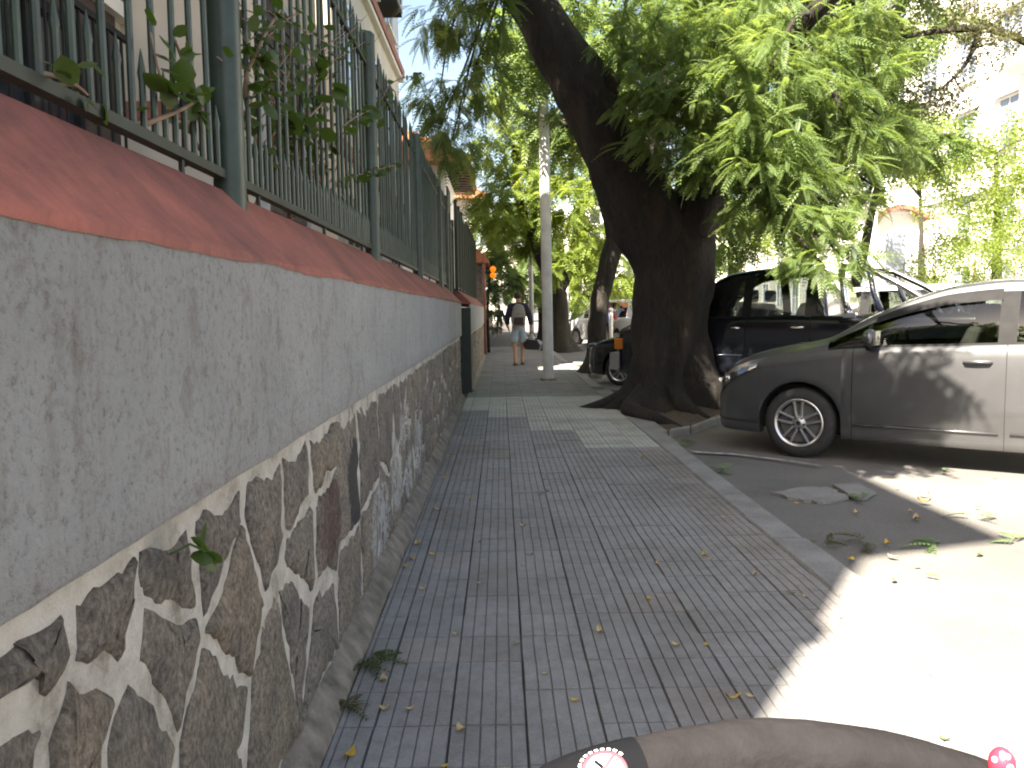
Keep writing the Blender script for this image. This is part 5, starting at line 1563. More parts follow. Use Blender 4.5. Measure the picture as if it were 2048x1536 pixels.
across('street_tree', 'brownish dark crown hanging into the top right corner', 2150, 13.5, .2,
       cl([(1650, 20, 13, .5, .35), (1730, 30, 13, .5, .4), (1810, 20, 13, .5, .3), (1890, 30, 13, .5, .35), (1960, 40, 13.2, .5, .4), (2040, 40, 13.2, .6, .4), (1880, 165, 13.4, .45, .26), (1930, 190, 13.4, .36, .24), (1840, 195, 13.5, .34, .24), (1760, 90, 13, .35, .25), (2000, 90, 13, .4, .2), (1870, 215, 13.4, .34, .2), (1960, 130, 13.4, .3, .2)]), 'leaf_brown', 43, 190, .20, 'bark_dark', h=4.5,
       limbs=[[(10.0, 13.5, 4.6, .10), at(2020, 70, 13.4).to_tuple() + (.06,), at(1900, 60, 13.2).to_tuple() + (.05,), at(1780, 80, 13.2).to_tuple() + (.03,)], [at(1960, 60, 13.3).to_tuple() + (.05,), at(1930, 130, 13.4).to_tuple() + (.03,), at(1880, 180, 13.4).to_tuple() + (.02,)]])
across('street_tree', 'light green tree between gatehouse and tall white building', 1840, 27, .14,
       cl([(1800, 300, 27, 1.0, .7), (1760, 250, 27, 1.0, .7), (1850, 260, 27.5, 1.0, .7), (1720, 330, 27, .8, .5), (1830, 350, 27, .7, .4), (1680, 280, 28, 1.0, .7)]), 'leaf_lime', 44, 60, .36)
across('street_tree', 'pale green tree far off right of the near trunk', 1460, 40, .2,
       cl([(1440, 520, 40, 1.2, .9), (1500, 470, 40, 1.4, 1.0), (1560, 500, 40, 1.2, .9), (1480, 400, 41, 1.6, 1.2), (1560, 420, 41, 1.4, 1.0), (1420, 430, 41, 1.3, 1.0), (1620, 440, 42, 1.4, 1.0), (1540, 330, 42, 1.6, 1.2)]), 'leaf_lime', 45, 40, .55)
# hedge behind the sedan
hg = thing('hedge', 'bright yellow green hedge across the street above the silver sedan', 'hedge', (0, 0, 0))
hc = cl([(u, v, Y, .55, .38) for (u, v, Y) in ((1830, 560, 17.5), (1870, 530, 17.4), (1910, 560, 17.3), (1950, 520, 17.2), (1990, 550, 17.1), (2030, 520, 17), (2080, 550, 17), (1890, 500, 17.8), (1960, 480, 17.8), (2040, 470, 17.8), (1850, 590, 17.4), (1940, 590, 17.2), (2030, 590, 17))])
o = obj('foliage', np_mesh('foliage', fill_clusters(hc, 190, .20, 51), 4, M['leaf_lime']), hg); tag(o, kind='stuff')
st_ = MB()
for (c_, r_) in hc[:7]: st_.tube([(c_[0], c_[1], ROAD_Z), (c_[0], c_[1], c_[2])], [.05, .02], 6)
st_.build('stems', M['twig'], hg)
# dark bushes at the foot of the far buildings and beyond the parked cars
for i, (u, v, Y, lb) in enumerate(((1140, 640, 40, 'green bush beyond the white van'), (1420, 590, 46, 'green bush far behind the pickup cab'), (1310, 600, 60, 'pale bush far behind the near trunk'))):
    bh = thing('bush', lb, 'bush', (0, 0, 0))
    bc = cl([(u, v, Y, 1.1, .8), (u - 25, v + 12, Y, .8, .6), (u + 25, v + 10, Y, .8, .6)])
    o = obj('foliage', np_mesh('foliage', fill_clusters(bc, 50, .42, 60 + i), 4, M['leaf_lime' if i else 'leaf_tree']), bh); tag(o, kind='stuff')
    s_ = MB(); c_ = bc[0][0]; s_.tube([(c_[0], c_[1], ROAD_Z), (c_[0], c_[1], c_[2])], [.08, .03], 6); s_.build('stem', M['twig'], bh)

# --- thorny climber tangled in the railing
def heart_leaf():
    pts = [(0, 0), (.25, .32), (.55, .42), (.82, .25), (1.0, 0), (.82, -.25), (.55, -.42), (.25, -.32)]
    v = [(x, y, -.12 * abs(y) - .1 * x * x) for x, y in pts] + [(.45, 0, .03)]
    return v, [(i, (i+1) % 8, 8) for i in range(8)]
hv, hf = heart_leaf()
vn = thing('climber', 'thorny leafy climber growing through the green railing', 'climber', (0, 0, 0))
vr = random.Random(9)
def leaf_at(mb, p, d_, s):
    x = d_.normalized(); up = Vector((vr.uniform(-.4, .9), vr.uniform(-.5, .5), vr.uniform(.2, 1)))
    y = up.cross(x).normalized(); z = x.cross(y)
    Mx = Matrix((x, y, z)).transposed()
    mb.add([Vector(p) + Mx @ (Vector(q) * s) for q in hv], hf)
def stem(u_v_x, r, leaves, size):
    pts = []
    for (u, v, x) in u_v_x:
        dv = CM.to_3x3() @ Vector(((u - 1024) / FPX, (768 - v) / FPX, -1.0)); t = x / dv.x
        pts.append((dv.x * t, dv.y * t, CAM_H + dv.z * t, r))
    q = smooth_path(pts, 8)
    P_ = [Vector(p[:3]) for p in q]
    MB().tube(P_, [r * (1.1 - .7 * i / len(P_)) for i in range(len(P_))], 6).build('stem', M['twig'], vn, True)
    for _ in range(leaves):
        k = vr.randrange(len(P_) // 5, len(P_))
        mb = MB()
        p = P_[k] + Vector((vr.uniform(-.03, .05), vr.uniform(-.05, .05), vr.uniform(-.04, .04)))
        d_ = Vector((vr.uniform(-.2, .9), vr.uniform(-.9, .5), vr.uniform(-.9, .35)))
        leaf_at(mb, p, d_, size * vr.uniform(.6, 1.15))
        mb.build('leaf', M['leaf_vine'], vn, True)
stem([(20, 140, -.83), (100, 150, -.80), (150, 170, -.78), (175, 190, -.80)], .006, 8, .05)
stem([(60, 178, -.82), (140, 170, -.79), (190, 205, -.82)], .005, 5, .05)
stem([(250, 265, -.86), (300, 245, -.80), (365, 218, -.77), (400, 195, -.80)], .007, 8, .06)
stem([(370, 330, -.90), (368, 230, -.84), (372, 150, -.78), (350, 80, -.77)], .008, 23, .064)
stem([(400, 300, -.92), (345, 190, -.80), (320, 150, -.76), (300, 60, -.80)], .005, 15, .07)
stem([(580, 440, -.95), (575, 330, -.88), (540, 220, -.84), (500, 110, -.82), (480, 20, -.82)], .012, 44, .064)
stem([(575, 400, -.95), (600, 300, -.88), (620, 180, -.83), (640, 60, -.80)], .010, 40, .064)
stem([(590, 430, -.95), (630, 330, -.86), (690, 250, -.80), (740, 220, -.76)], .009, 44, .064)
stem([(570, 420, -.95), (520, 300, -.85), (490, 180, -.80), (520, 90, -.76), (560, 20, -.74)], .009, 34, .064)
stem([(600, 420, -.95), (660, 380, -.84), (720, 350, -.80), (790, 330, -.74)], .007, 30, .07)
stem([(600, 350, -.92), (560, 260, -.86), (610, 240, -.78), (660, 190, -.74)], .007, 34, .08)
stem([(690, 360, -.9), (740, 260, -.82), (780, 170, -.78), (830, 150, -.74)], .007, 30, .08)
for k in range(22):
    u0 = vr.uniform(480, 640); v0 = vr.uniform(330, 450)
    stem([(u0, v0, -.93), (u0 + vr.uniform(-40, 60), v0 - 110, -.88), (u0 + vr.uniform(-60, 120), v0 - 220, -.82), (u0 + vr.uniform(-80, 190), v0 - 330, -.78)], .0045, 9, .05)
# little seedling rooted in the wall joint
sd_ = thing('wall_seedling', 'small three leaved seedling growing from the joint under the roughcast', 'plant', (0, 0, 0))
y_, z_ = wall_yz(325, 1100)
MB().tube([(SX + .01, y_ + .01, z_ - .01), (SX + .05, y_, z_ + .01), (SX + .08, y_ - .01, z_)], .0025, 6).build('stem', M['leaf_green'], sd_)
for d_ in ((.2, .3, .9), (.5, .6, -.6), (.3, -.7, -.2), (.6, .1, -.9), (.2, -.5, .5)):
    mb = MB(); leaf_at(mb, (SX + .07, y_, z_), Vector(d_), .05); mb.build('leaf', M['leaf_vine'], sd_, True)

# ------------------------------------------------------------------ people
def skin_mesh(name, verts, edges, radii, mat, parent, root=0, sub=2):
    me = bpy.data.meshes.new(name)
    me.from_pydata([Vector(v) for v in verts], edges, [])
    o = obj(name, me, parent)
    me.materials.append(mat)
    m = o.modifiers.new('skin', 'SKIN')
    m.use_smooth_shade = True
    if not me.skin_vertices:
        bpy.context.view_layer.objects.active = o
    lay = me.skin_vertices[0].data
    for i, r_ in enumerate(radii):
        rr = r_ if isinstance(r_, (tuple, list)) else (r_, r_)
        lay[i].radius = rr
        lay[i].use_root = (i == root)
    s = o.modifiers.new('sub', 'SUBSURF'); s.levels = sub; s.render_levels = sub
    return o

def chain(pts):
    return [p for p in pts]
def person(label, loc, rz, S=1.75, top='navy', legs='denim', short=True, hair='hair', detail=True, arm_r=None, arm_l=None, step=.16, two_tone=None, group=None, long_hair=False):
    """local: walks along +Y, height S"""
    t = thing('person', label, 'person', (loc[0], loc[1], loc[2]), rz, group)
    k = S / 1.75
    def V(x, y, z): return (x * k, y * k, z * k)
    hipL, hipR = V(-.10, 0, .92), V(.10, 0, .92)
    # legs mid-stride: left behind, right forward
    kneeL, ankL, toeL = V(-.10, .03, .49), V(-.09, -step, .10), V(-.10, -step + .15, .035)
    kneeR, ankR, toeR = V(.09, .10, .49), V(.085, step * .8, .085), V(.10, step * .8 + .17, .03)
    heelL, heelR = V(-.09, -step - .05, .05), V(.085, step * .8 - .05, .04)
    pel, ch_, nk, hb, ht = V(0, 0, .95), V(0, .01, 1.30), V(0, .03, 1.49), V(0, .05, 1.58), V(0, .06, 1.68)
    shL, shR = V(-.17, .01, 1.41), V(.17, .01, 1.41)
    aL = arm_l or [(-.25, .0, 1.16), (-.27, .06, .93), (-.26, .08, .84)]
    aR = arm_r or [(.25, .0, 1.16), (.28, .05, .92), (.29, .06, .82)]
    aL = [V(*p) for p in aL]; aR = [V(*p) for p in aR]
    vs_ = [pel, V(0, .005, 1.12), ch_, nk, hb, ht, hipL, kneeL, ankL, toeL, hipR, kneeR, ankR, toeR, shL, *aL, shR, *aR, heelL, heelR]
    ed = [(0,1),(1,2),(2,3),(3,4),(4,5),(0,6),(6,7),(7,8),(8,9),(0,10),(10,11),(11,12),(12,13),(2,14),(14,15),(15,16),(16,17),(2,18),(18,19),(19,20),(20,21),(8,22),(12,23)]
    rd = [(.14,.10),(.125,.09),(.15,.10),.052,.078,.072,.085,.056,.038,(.038,.024),.085,.056,.038,(.038,.024),.06,.045,.036,.03,.06,.045,.036,.03,.03,.03]
    rd = [tuple(a * k for a in (r_ if isinstance(r_, tuple) else (r_, r_))) for r_ in rd]
    body = skin_mesh('body', vs_, ed, rd, M['skin'], t, 0)
    # fingers
    if detail:
        for hnd, sg in ((aL[-1], -1), (aR[-1], 1)):
            hx, hy, hz = hnd
            for f in range(4):
                fx = hx + (f - 1.5) * .004 * sg; fy = hy + (f - 1.5) * .019 * k
                L = (.075, .085, .08, .062)[f] * k
                MB().tube([(fx, fy, hz - .01), (fx - .004*sg, fy + .004, hz - .03 - L * .35), (fx - .022*sg, fy + .006, hz - .03 - L * .7), (fx - .04*sg, fy + .006, hz - .02 - L * .72)], [.0095, .009, .0085, .006], 7).build('finger', M['skin'], body, True)
            MB().tube([(hx - .005*sg, hy + .025*k, hz + .01), (hx - .02*sg, hy + .05*k, hz - .02), (hx - .03*sg, hy + .05*k, hz - .05)], [.011, .010, .007], 7).build('thumb', M['skin'], body, True)
    # face, ears, hair
    hx, hy, hz = V(0, .06, 1.645)
    MB().sphere((hx, hy + .092 * k, hz - .02 * k), .014 * k, 8, 6, (.8, 1.2, 1.3)).build('nose', M['skin'], body, True)
    for sg in (-1, 1):
        MB().sphere((hx + sg * .080 * k, hy, hz - .01 * k), .022 * k, 8, 6, (.4, .8, 1.3)).build('ear', M['skin'], body, True)
        MB().sphere((hx + sg * .03 * k, hy + .078 * k, hz + .012 * k), .009 * k, 8, 6).build('eye', M['hair'], body, True)
    MB().sphere((hx, hy + .08 * k, hz - .05 * k), .02 * k, 8, 6, (1.1, .5, .35)).build('mouth', M['red_cloth'], body, True)
    hr = MB(); hr.sphere((hx, hy - .012 * k, hz + .028 * k), .098 * k, 16, 10, (.90, 1.0, .98))
    if long_hair: hr.sphere((hx, hy - .05 * k, hz - .08 * k), .09 * k, 12, 8, (.95, .7, 1.6))
    hr.build('hair', M[hair], t, True)
    # top
    v2 = [V(0, 0, .90), V(0, .005, 1.12), V(0, .01, 1.30), V(0, .02, 1.44), shL, aL[0], aL[1], shR, aR[0], aR[1], V(0, .025, 1.50)]
    v2[6] = tuple(Vector(aL[0]).lerp(Vector(aL[1]), .9)); v2[9] = tuple(Vector(aR[0]).lerp(Vector(aR[1]), .9))
    e2 = [(0,1),(1,2),(2,3),(3,4),(4,5),(5,6),(3,7),(7,8),(8,9),(3,10)]
    r2 = [(.19,.145),(.185,.14),(.20,.145),(.145,.11),.098,.08,.064,.098,.08,.064,.075]
    r2 = [tuple(a * k for a in (r_ if isinstance(r_, tuple) else (r_, r_))) for r_ in r2]
    skin_mesh('jacket' if top == 'navy' else 'shirt', v2, e2, r2, M[top], t, 2)
    # trousers or shorts
    if legs:
        f_ = .78 if short else 1.9
        def along(a, b_, c_, f):
            a, b_, c_ = Vector(a), Vector(b_), Vector(c_)
            return tuple(a.lerp(b_, f)) if f <= 1 else tuple(b_.lerp(c_, f - 1))
        v3 = [V(0, 0, .99), V(0, 0, .90), hipL, along(hipL, kneeL, ankL, min(f_, .75)), along(hipL, kneeL, ankL, f_ + .1 if short else f_), hipR, along(hipR, kneeR, ankR, min(f_, .75)), along(hipR, kneeR, ankR, f_ + .1 if short else f_)]
        r3 = [(.155,.12), (.165,.125), .105, .090, .088 if short else .058, .105, .090, .088 if short else .058]
        r3 = [tuple(a * k for a in (r_ if isinstance(r_, tuple) else (r_, r_))) for r_ in r3]
        skin_mesh('shorts' if short else 'trousers', v3, [(0,1),(1,2),(2,3),(3,4),(1,5),(5,6),(6,7)], r3, M[legs], t, 1)
    for (a, b_) in ((heelL, toeL), (heelR, toeR)):
        a, b_ = Vector(a), Vector(b_)
        bevel(MB().box(-.05*k, .05*k, -.03*k, (b_-a).length + .06*k, -.026*k, -.006*k, M=Matrix.Translation(a) @ (b_-a).to_track_quat('Y', 'Z').to_matrix().to_4x4()).build('sandal', M['sandal'], t), .006, 1)
    return t
mp = at(1038, 728, 20.0)
person('man in a dark navy hooded jacket and pale denim shorts walking away on the pavement', (mp.x, 20.0, 0.0), R(2), 1.74, 'navy', 'denim', True,
       arm_r=[(.27, -.02, 1.17), (.31, .02, .93), (.315, .03, .84)], arm_l=[(-.27, -.02, 1.16), (-.27, .08, .95), (-.24, .12, .90)])
# backpack on his back
bp = thing('backpack', 'grey backpack with a dark brown pocket on the walking man', 'backpack', (mp.x, 20.0 - .20, .94))
b_ = bevel(MB().prism([(-.155, .0), (.155, .0), (.16, .30), (.12, .46), (.06, .52), (-.06, .52), (-.12, .46), (-.16, .30)], -.10, .10, 'y').build('sack', M['bag_grey'], bp, True, 50), .035, 3)
bevel(MB().prism([(-.115, .03), (.115, .03), (.115, .21), (-.115, .21)], -.145, -.095, 'y').build('pocket', M['bag_brown'], bp, True, 50), .02, 2)
bevel(MB().prism([(-.10, .30), (.10, .30), (.085, .44), (-.085, .44)], -.125, -.095, 'y').build('upper_pocket', M['bag_grey'], bp, True, 50), .015, 2)
for sg in (-1, 1):
    MB().tube([(sg*.09, -.02, .5), (sg*.11, .08, .54), (sg*.12, .22, .50), (sg*.15, .30, .36), (sg*.17, .22, .15), (sg*.14, .08, .06)], .017, 8).build('strap', M['black_cloth'], bp, True)
MB().tube([(-.03, -.04, .52), (-.02, -.04, .56), (.02, -.04, .56), (.03, -.04, .52)], .009, 6).build('loop', M['black_cloth'], bp, True)
# handbag in his right hand
hx, hz = mp.x + .315, .80
hbg = thing('handbag', 'black handbag held low in the walking man\'s right hand', 'bag', (hx, 20.03, .36))
bevel(MB().prism([(-.17, .02), (.17, .0), (.19, .12), (.13, .24), (-.12, .25), (-.19, .14)], -.08, .08, 'y').build('pouch', M['black_cloth'], hbg, True, 60), .03, 3)
for yy in (-.03, .03):
    MB().tube([(-.10, yy, .24), (-.05, yy, .38), (-.01, yy * .4, .445), (.01, yy * .4, .445), (.06, yy, .37), (.10, yy, .24)], .011, 7).build('handle', M['black_cloth'], hbg, True)
MB().sphere((.16, -.06, .07), .035, 8, 6, (1, .5, 1)).build('pompon', M['black_cloth'], hbg, True)
wp = at(999, 668, 44)
person('distant woman in a dark top with bare legs far down the pavement', (wp.x, 44, 0), R(180), 1.6, 'black_cloth', 'black_cloth', True, detail=False, long_hair=True)
pp = at(1214, 690, 30.5)
person('person in a blue and red shirt and dark trousers beside the second trunk', (pp.x, 30.5, ROAD_Z), R(150), 1.72, 'red_cloth', 'navy', False, detail=False,
       arm_l=[(-.32, .05, 1.2), (-.42, .16, 1.0), (-.45, .2, .92)])
vest = MB().tube([(pp.x - .06, 30.42, .9 + ROAD_Z), (pp.x - .06, 30.42, 1.1 + ROAD_Z), (pp.x - .06, 30.44, 1.36 + ROAD_Z)], [.15, .14, .15], 14)
vo = vest.build('vest', M['blue_cloth'], None, True)
per = [o for o in C.objects if o.name.startswith('person') and o.parent is None][-1]
vo.parent = per; bpy.context.view_layer.update(); vo.matrix_parent_inverse = per.matrix_world.inverted()

# ------------------------------------------------------------------ fallen leaves
def flat_leaf(ln_, wd, curl, seed, n=6):
    r_ = random.Random(seed)
    vs_ = []
    for i in range(n + 1):
        t = i / n
        w = wd * math.sin(math.pi * (t * .92 + .04)) ** .8 * .5
        z_ = curl * (t - .5) ** 2 * 4 + .002
        vs_ += [(ln_ * (t - .5), -w * r_.uniform(.8, 1.1), z_ + curl * .5 * r_.random() * .4), (ln_ * (t - .5), 0, z_ * .6), (ln_ * (t - .5), w * r_.uniform(.8, 1.1), z_ + curl * .5 * r_.random() * .4)]
    fs_ = [(i*3+k, (i+1)*3+k, (i+1)*3+k+1, i*3+k+1) for i in range(n) for k in range(2)]
    return MB().add(vs_, fs_)
lm_ = {}
for nm in ('leaf_yellow', 'leaf_tan', 'leaf_green'):
    for s_ in range(3): lm_[nm, s_] = flat_leaf(.034 + .006 * s_, .018 + .005 * s_, .006 + .005 * s_, s_).mesh('fallen_leaf', M[nm], True)
fr_ = random.Random(17)
LAB = {'leaf_yellow': 'small fallen yellow leaf lying flat on the grey paving', 'leaf_tan': 'small dry tan leaf lying on the grey paving', 'leaf_green': 'small fallen green leaf lying on the grey paving'}
LABR = {'leaf_yellow': 'small fallen yellow leaf on the road asphalt', 'leaf_tan': 'small dry tan leaf on the road asphalt', 'leaf_green': 'small fallen green leaf on the road asphalt'}
spots = [(912,1270,'leaf_tan'),(1032,1290,'leaf_green'),(1298,1200,'leaf_yellow'),(1408,1112,'leaf_yellow'),(1352,1292,'leaf_tan'),(1412,1292,'leaf_yellow'),(1150,1403,'leaf_yellow'),(922,1462,'leaf_tan'),(700,1514,'leaf_yellow'),(820,1420,'leaf_tan'),
         (1045,1053,'leaf_tan'),(958,1168,'leaf_tan'),(960,1085,'leaf_green'),(1048,1133,'leaf_tan'),(876,1020,'leaf_tan'),(1200,1265,'leaf_tan'),(1448,1036,'leaf_yellow'),(1090,1350,'leaf_tan'),(1510,1150,'leaf_tan'),(1080,990,'leaf_green'),
         (940,1000,'leaf_tan'),(895,1040,'leaf_tan'),(1545,1340,'leaf_green'),(1500,1395,'leaf_tan'),(770,1420,'leaf_tan'),(845,1180,'leaf_tan'),(810,1135,'leaf_yellow'),(835,1090,'leaf_tan'),(1420,1120,'leaf_tan'),(1610,1195,'leaf_tan'),(1010,1545,'leaf_yellow'),(890,1535,'leaf_yellow')]
for _ in range(24):
    if fr_.random() < .45:
        spots.append((None, (-.50 + abs(fr_.gauss(0, .06)), fr_.uniform(2.2, 11)), fr_.choice(('leaf_tan', 'leaf_yellow', 'leaf_tan'))))
    else:
        spots.append((None, (fr_.uniform(-.5, 1.5), 2.2 + 9 * fr_.random() ** 1.3), fr_.choice(('leaf_tan', 'leaf_yellow', 'leaf_green', 'leaf_tan'))))
for (u, v, k) in spots:
    x, y = gp(u, v, 0.0) if u is not None else v
    o = obj('fallen_leaf', lm_[k, fr_.randrange(3)])
    road = x > 1.55
    o.location = (x, y, (0.004 if not road else (0.004 if x < 1.74 else ROAD_Z + .02)))
    o.rotation_euler = (fr_.uniform(-.08, .08), fr_.uniform(-.08, .08), fr_.uniform(0, 6.28)); s_ = fr_.uniform(.7, 1.15); o.scale = (s_, s_, s_)
    tag(o, LAB[k], 'leaf', {'leaf_yellow': 'yellow leaves on the paving', 'leaf_tan': 'tan leaves on the paving', 'leaf_green': 'green leaves on the paving'}[k])
for _ in range(28):
    k = fr_.choice(('leaf_tan', 'leaf_green', 'leaf_yellow', 'leaf_tan'))
    x, y = gp(fr_.uniform(1400, 2040), fr_.uniform(930, 1180))
    if x < 1.80: continue
    o = obj('fallen_leaf', lm_[k, fr_.randrange(3)]); o.location = (x, y, ROAD_Z + .022); o.rotation_euler = (0, 0, fr_.uniform(0, 6.28)); s_ = fr_.uniform(1.0, 1.9); o.scale = (s_, s_, s_)
    tag(o, LABR[k], 'leaf', {'leaf_yellow': 'yellow leaves on the road', 'leaf_tan': 'tan leaves on the road', 'leaf_green': 'green leaves on the road'}[k])
o = flat_leaf(.052, .013, .02, 5, 8).build('fallen_leaf', M['leaf_yellow'], None, True); x, y = gp(1466, 1399, 0); o.location = (x, y, .004); o.rotation_euler = (0, 0, .05)
tag(o, 'long narrow bright yellow leaf near the edge of the sunlit patch', 'leaf')
# leaf sprigs: pinnate pieces dropped from the tree
def sprig(name, label, u, v, z, mat, size, seed, n=3, group=None):
    r_ = np.random.default_rng(seed)
    x, y = gp(u, v, z)
    base_ = np.tile(np.array([[0, 0, .012]]), (n, 1)) + r_.normal(size=(n, 3)) * np.array([.02, .02, .004])
    a = r_.uniform(0, 6.28, n); dirs = np.stack([np.cos(a), np.sin(a), r_.uniform(.0, .35, n)], 1)
    ups = np.tile(np.array([[0, 0, 1.0]]), (n, 1)) + r_.normal(size=(n, 3)) * .25
    o_ = obj(name, np_mesh(name, instance(FROND_S[0], base_, dirs, ups, r_.uniform(.7, 1.1, n) * size), 4, M[mat]))
    o_.location = (x, y, z + .008)
    return tag(o_, label, 'sprig', group)
sprig('leaf_sprig', 'dark green leaf cluster lying against the foot of the stone wall', 755, 1328, 0, 'leaf_vine', .12, 1, 9)
sprig('leaf_sprig', 'withered olive brown leaf bunch at the foot of the wall', 692, 1425, 0, 'leaf_brown', .09, 2, 8)
for i, (u, v, lb) in enumerate(((1870, 1092, 'green leaf sprig on shaded asphalt at the far right'), (1720, 1000, 'green sprig lying on the broken concrete patch'), (2030, 1085, 'green sprig on the asphalt at the tip of the shadow'), (1940, 1035, 'thin sprig in the sunlit wedge of asphalt'),
                                (1740, 1088, 'thin dry sprig on asphalt near the kerb'), (1650, 1092, 'brown sprig caught in the gutter beside the kerb'), (1440, 940, 'small weed tuft in the gutter before the sedan'), (1360, 885, 'weed tuft at the corner of the tree island'))):
    sprig('leaf_sprig', lb, u, v, ROAD_Z + .02, 'leaf_green' if i not in (4, 5) else 'leaf_brown', .16, 10 + i, 4 + (i in (0, 6)) * 4)
# weeds in the wall foot
for i, (u, v) in enumerate(((790, 1090), (690, 1290), (840, 985))):
    sprig('wall_weed', ('little weed sprouting low in the wall left of the paint scrawl', 'little weed sprouting from the wall foot nearest the camera', 'little weed sprouting at the wall foot beside the furthest white paint')[i], u, v, .03, 'leaf_green', .045, 40 + i, 5)

# ------------------------------------------------------------------ stroller handlebar in the foreground
def hpnt(u, v, d_):
    dv = CM.to_3x3() @ Vector(((u - 1024) / FPX, (768 - v) / FPX, -1.0))
    return Vector((0, 0, CAM_H)) + dv * d_
hbp = [(1060, 1640, .405), (1130, 1592, .41), (1210, 1562, .415), (1290, 1542, .42), (1400, 1518, .425), (1500, 1506, .43), (1600, 1507, .43), (1750, 1526, .425), (1880, 1560, .42), (1980, 1596, .415), (2080, 1645, .41)]
H = [hpnt(*p) for p in hbp]
sp_ = thing('stroller_handlebar', 'curved stroller handlebar with worn grey foam grip at the bottom edge', 'handlebar', (H[5].x, H[5].y, 0))
inv = Vector((H[5].x, H[5].y, 0))
RH = .0165
path = [Vector(p) - inv for p in smooth_path([tuple(p) for p in H], 8)]
def sub_path(a, b_): return path[int(a * (len(path)-1)):int(b_ * (len(path)-1)) + 1]
gl = lambda t, a, p: 1 + .035 * mnoise.noise(Vector((p.x * 60, p.y * 60 + math.cos(a) * 2, p.z * 60 + math.sin(a) * 2)))
MB().tube(sub_path(.29, .92), RH, 28, lobes=gl).build('grip', M['foam'], sp_, True, 60)
MB().tube(sub_path(.0, 1.0), RH * .72, 18).build('bar', M['grey_plastic'], sp_, True, 60)
MB().tube(sub_path(.06, .292), RH * 1.03, 24).build('label_sleeve', M['label_black'], sp_, True, 60)
# warning sticker wrapped round the sleeve
i0 = int(.195 * (len(path)-1))
c0 = path[i0]; ax = (path[i0+3] - path[i0-3]).normalized()
nrm = (Vector((0, 0, CAM_H)) - (c0 + inv)); nrm = (nrm - ax * nrm.dot(ax)).normalized()
nrm = (Matrix.Rotation(R(-12), 3, ax) @ nrm).normalized(); bi = ax.cross(nrm).normalized()
def on_tube(s_, t_, lift):
    r_ = RH * 1.03 + lift; a = t_ / r_
    kk = s_ * s_
    idx = min(len(path) - 2, max(1, i0)); cc = c0 + ax * s_
    # follow the bend of the bar
    best = min(path, key=lambda q: abs((q - c0).dot(ax) - s_)); off = (best - c0) - ax * (best - c0).dot(ax)
    return cc + off + (nrm * math.cos(a) + bi * math.sin(a)) * r_
def patch(poly_fn, n_r, n_a, lift, mat, nm, r0, r1, a0=0, a1=2*math.pi):
    vs_, fs_ = [], []
    for j in range(n_r + 1):
        for k in range(n_a + 1):
            r_ = r0 + (r1 - r0) * j / n_r; a = a0 + (a1 - a0) * k / n_a
            vs_.append(on_tube(r_ * math.cos(a), r_ * math.sin(a), lift))
    fs_ = [(j*(n_a+1)+k, j*(n_a+1)+k+1, (j+1)*(n_a+1)+k+1, (j+1)*(n_a+1)+k) for j in range(n_r) for k in range(n_a)]
    return MB().add(vs_, fs_).build(nm, M[mat], stk, True)
stk = MB().add([on_tube(s_, t_, .0003) for s_ in (-.0145, 0, .0145) for t_ in (-.015, -.007, 0, .007, .015)], [(i*5+j, (i+1)*5+j, (i+1)*5+j+1, i*5+j+1) for i in range(2) for j in range(4)]).build('sticker', M['label_black'], sp_, True)
patch(None, 4, 40, .0007, 'label_white', 'white_disc', .0002, .0108)
patch(None, 1, 40, .0010, 'label_red', 'red_ring', .0094, .0112)
for k in range(22):
    a = R(20 + k * 14.5)
    patch(None, 1, 2, .0009, 'label_white', 'lettering', .0118, .0132, a, a + R(8.5))
def strip(pts, w, lift, mat, nm):
    vs_, fs_ = [], []
    for i, (a, b_) in enumerate(pts):
        q = pts[min(i+1, len(pts)-1)]; p = pts[max(i-1, 0)]
        dx, dy = q[0]-p[0], q[1]-p[1]; L = math.hypot(dx, dy); px, py = -dy/L*w/2, dx/L*w/2
        vs_ += [on_tube(a + px, b_ + py, lift), on_tube(a - px, b_ - py, lift)]
    fs_ = [(2*i, 2*i+1, 2*i+3, 2*i+2) for i in range(len(pts)-1)]
    MB().add(vs_, fs_).build(nm, M[mat], stk, True)
s = .001
strip([(-3*s, -6.5*s), (-1*s, -3*s), (1*s, 1*s), (3.5*s, 3.5*s)], 1.9*s, .0012, 'label_black', 'figure')
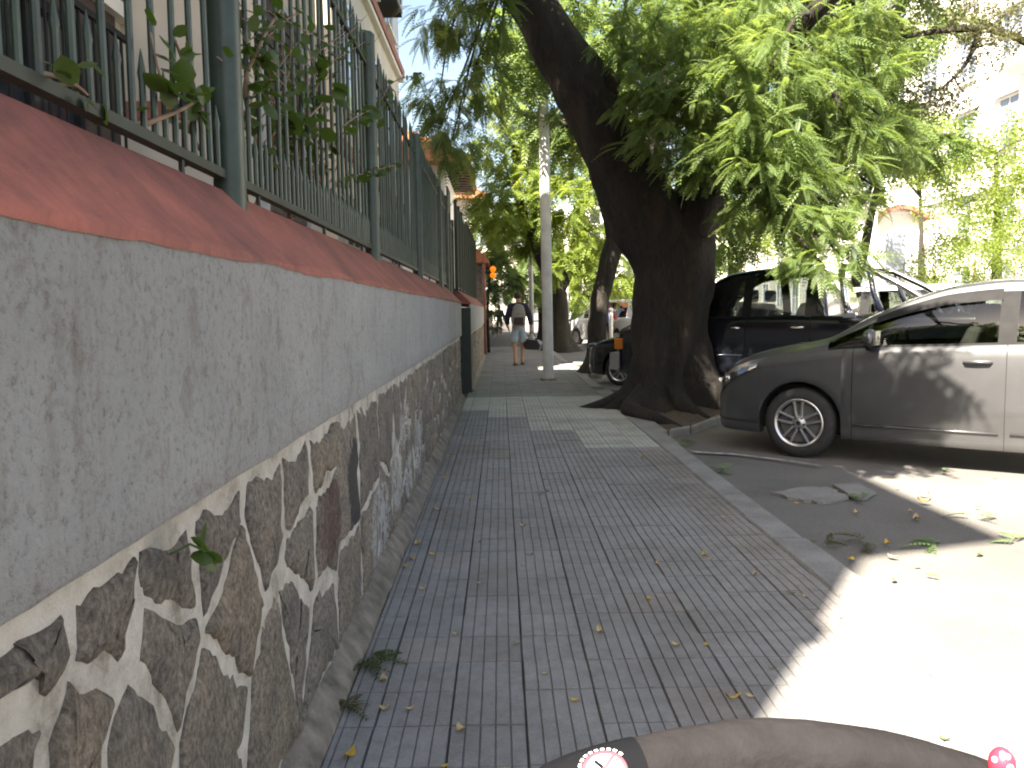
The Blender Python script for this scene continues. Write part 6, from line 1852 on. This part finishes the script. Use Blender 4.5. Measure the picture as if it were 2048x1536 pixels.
strip([(3.5*s, 3.5*s), (4.2*s, 6*s), (4.4*s, 8*s)], 1.3*s, .0012, 'label_black', 'figure')
strip([(3.5*s, 3.5*s), (6*s, 5*s)], 1.2*s, .0012, 'label_black', 'figure')
strip([(-2.6*s, 4*s), (-2*s, 2*s), (-1.2*s, -1.5*s)], 1.2*s, .0012, 'label_black', 'figure')
strip([(-3.6*s, 4.2*s), (-1.4*s, 4.4*s)], 1.2*s, .0012, 'label_black', 'figure')
strip([(-7.5*s, 4.5*s), (-3*s, 1*s), (2*s, -3*s), (7.2*s, -7*s)], 1.6*s, .0014, 'label_red', 'red_bar')
# side tubes down to the wheels, below the frame
for e, sx_ in ((0, -1), (-1, 1)):
    p = path[e]
    q = [p, p + Vector((sx_ * .01, .05, -.06)), Vector((p.x + sx_ * .02, p.y + .25, .55)), Vector((p.x + sx_ * .03, p.y + .45, .12))]
    MB().tube(q, .0115, 12).build('side_tube', M['grey_plastic'], sp_, True)
    MB().lathe([(.001, -.02), (.075, -.02), (.085, -.012), (.085, .012), (.075, .02), (.001, .02)], 24, M=Matrix.Translation((q[-1].x, q[-1].y, .085)) @ Matrix.Rotation(R(90), 4, 'Z')).build('wheel', M['rubber'], sp_, True, 40)
# spotted toy bead clipped on the bar
bc = hpnt(2004, 1528, .41)
bd = thing('toy_bead', 'small red toy bead with white spots clipped to the handlebar end', 'toy', tuple(bc))
MB().sphere((0, 0, 0), .0062, 18, 12, (1, 1, 1.35)).build('bead', M['toy_red'], bd, True)
tocam = (Vector((0, 0, CAM_H)) - bc).normalized()
rt = tocam.cross(Vector((0, 0, 1))).normalized() * -1; upv = rt.cross(tocam) * -1
for (a, b_, r_) in ((.6, -.25, .0019), (.55, .75, .0016), (-.6, .1, .0016), (-.1, -.9, .0015), (0, .95, .0014)):
    v = (tocam + rt * a * 1.1 + Vector((0, 0, 1)) * b_ * 1.1).normalized()
    MB().sphere((v.x * .0056, v.y * .0056, v.z * .0075), r_, 10, 7, (1, 1, 1)).build('spot', M['label_white'], bd, True)
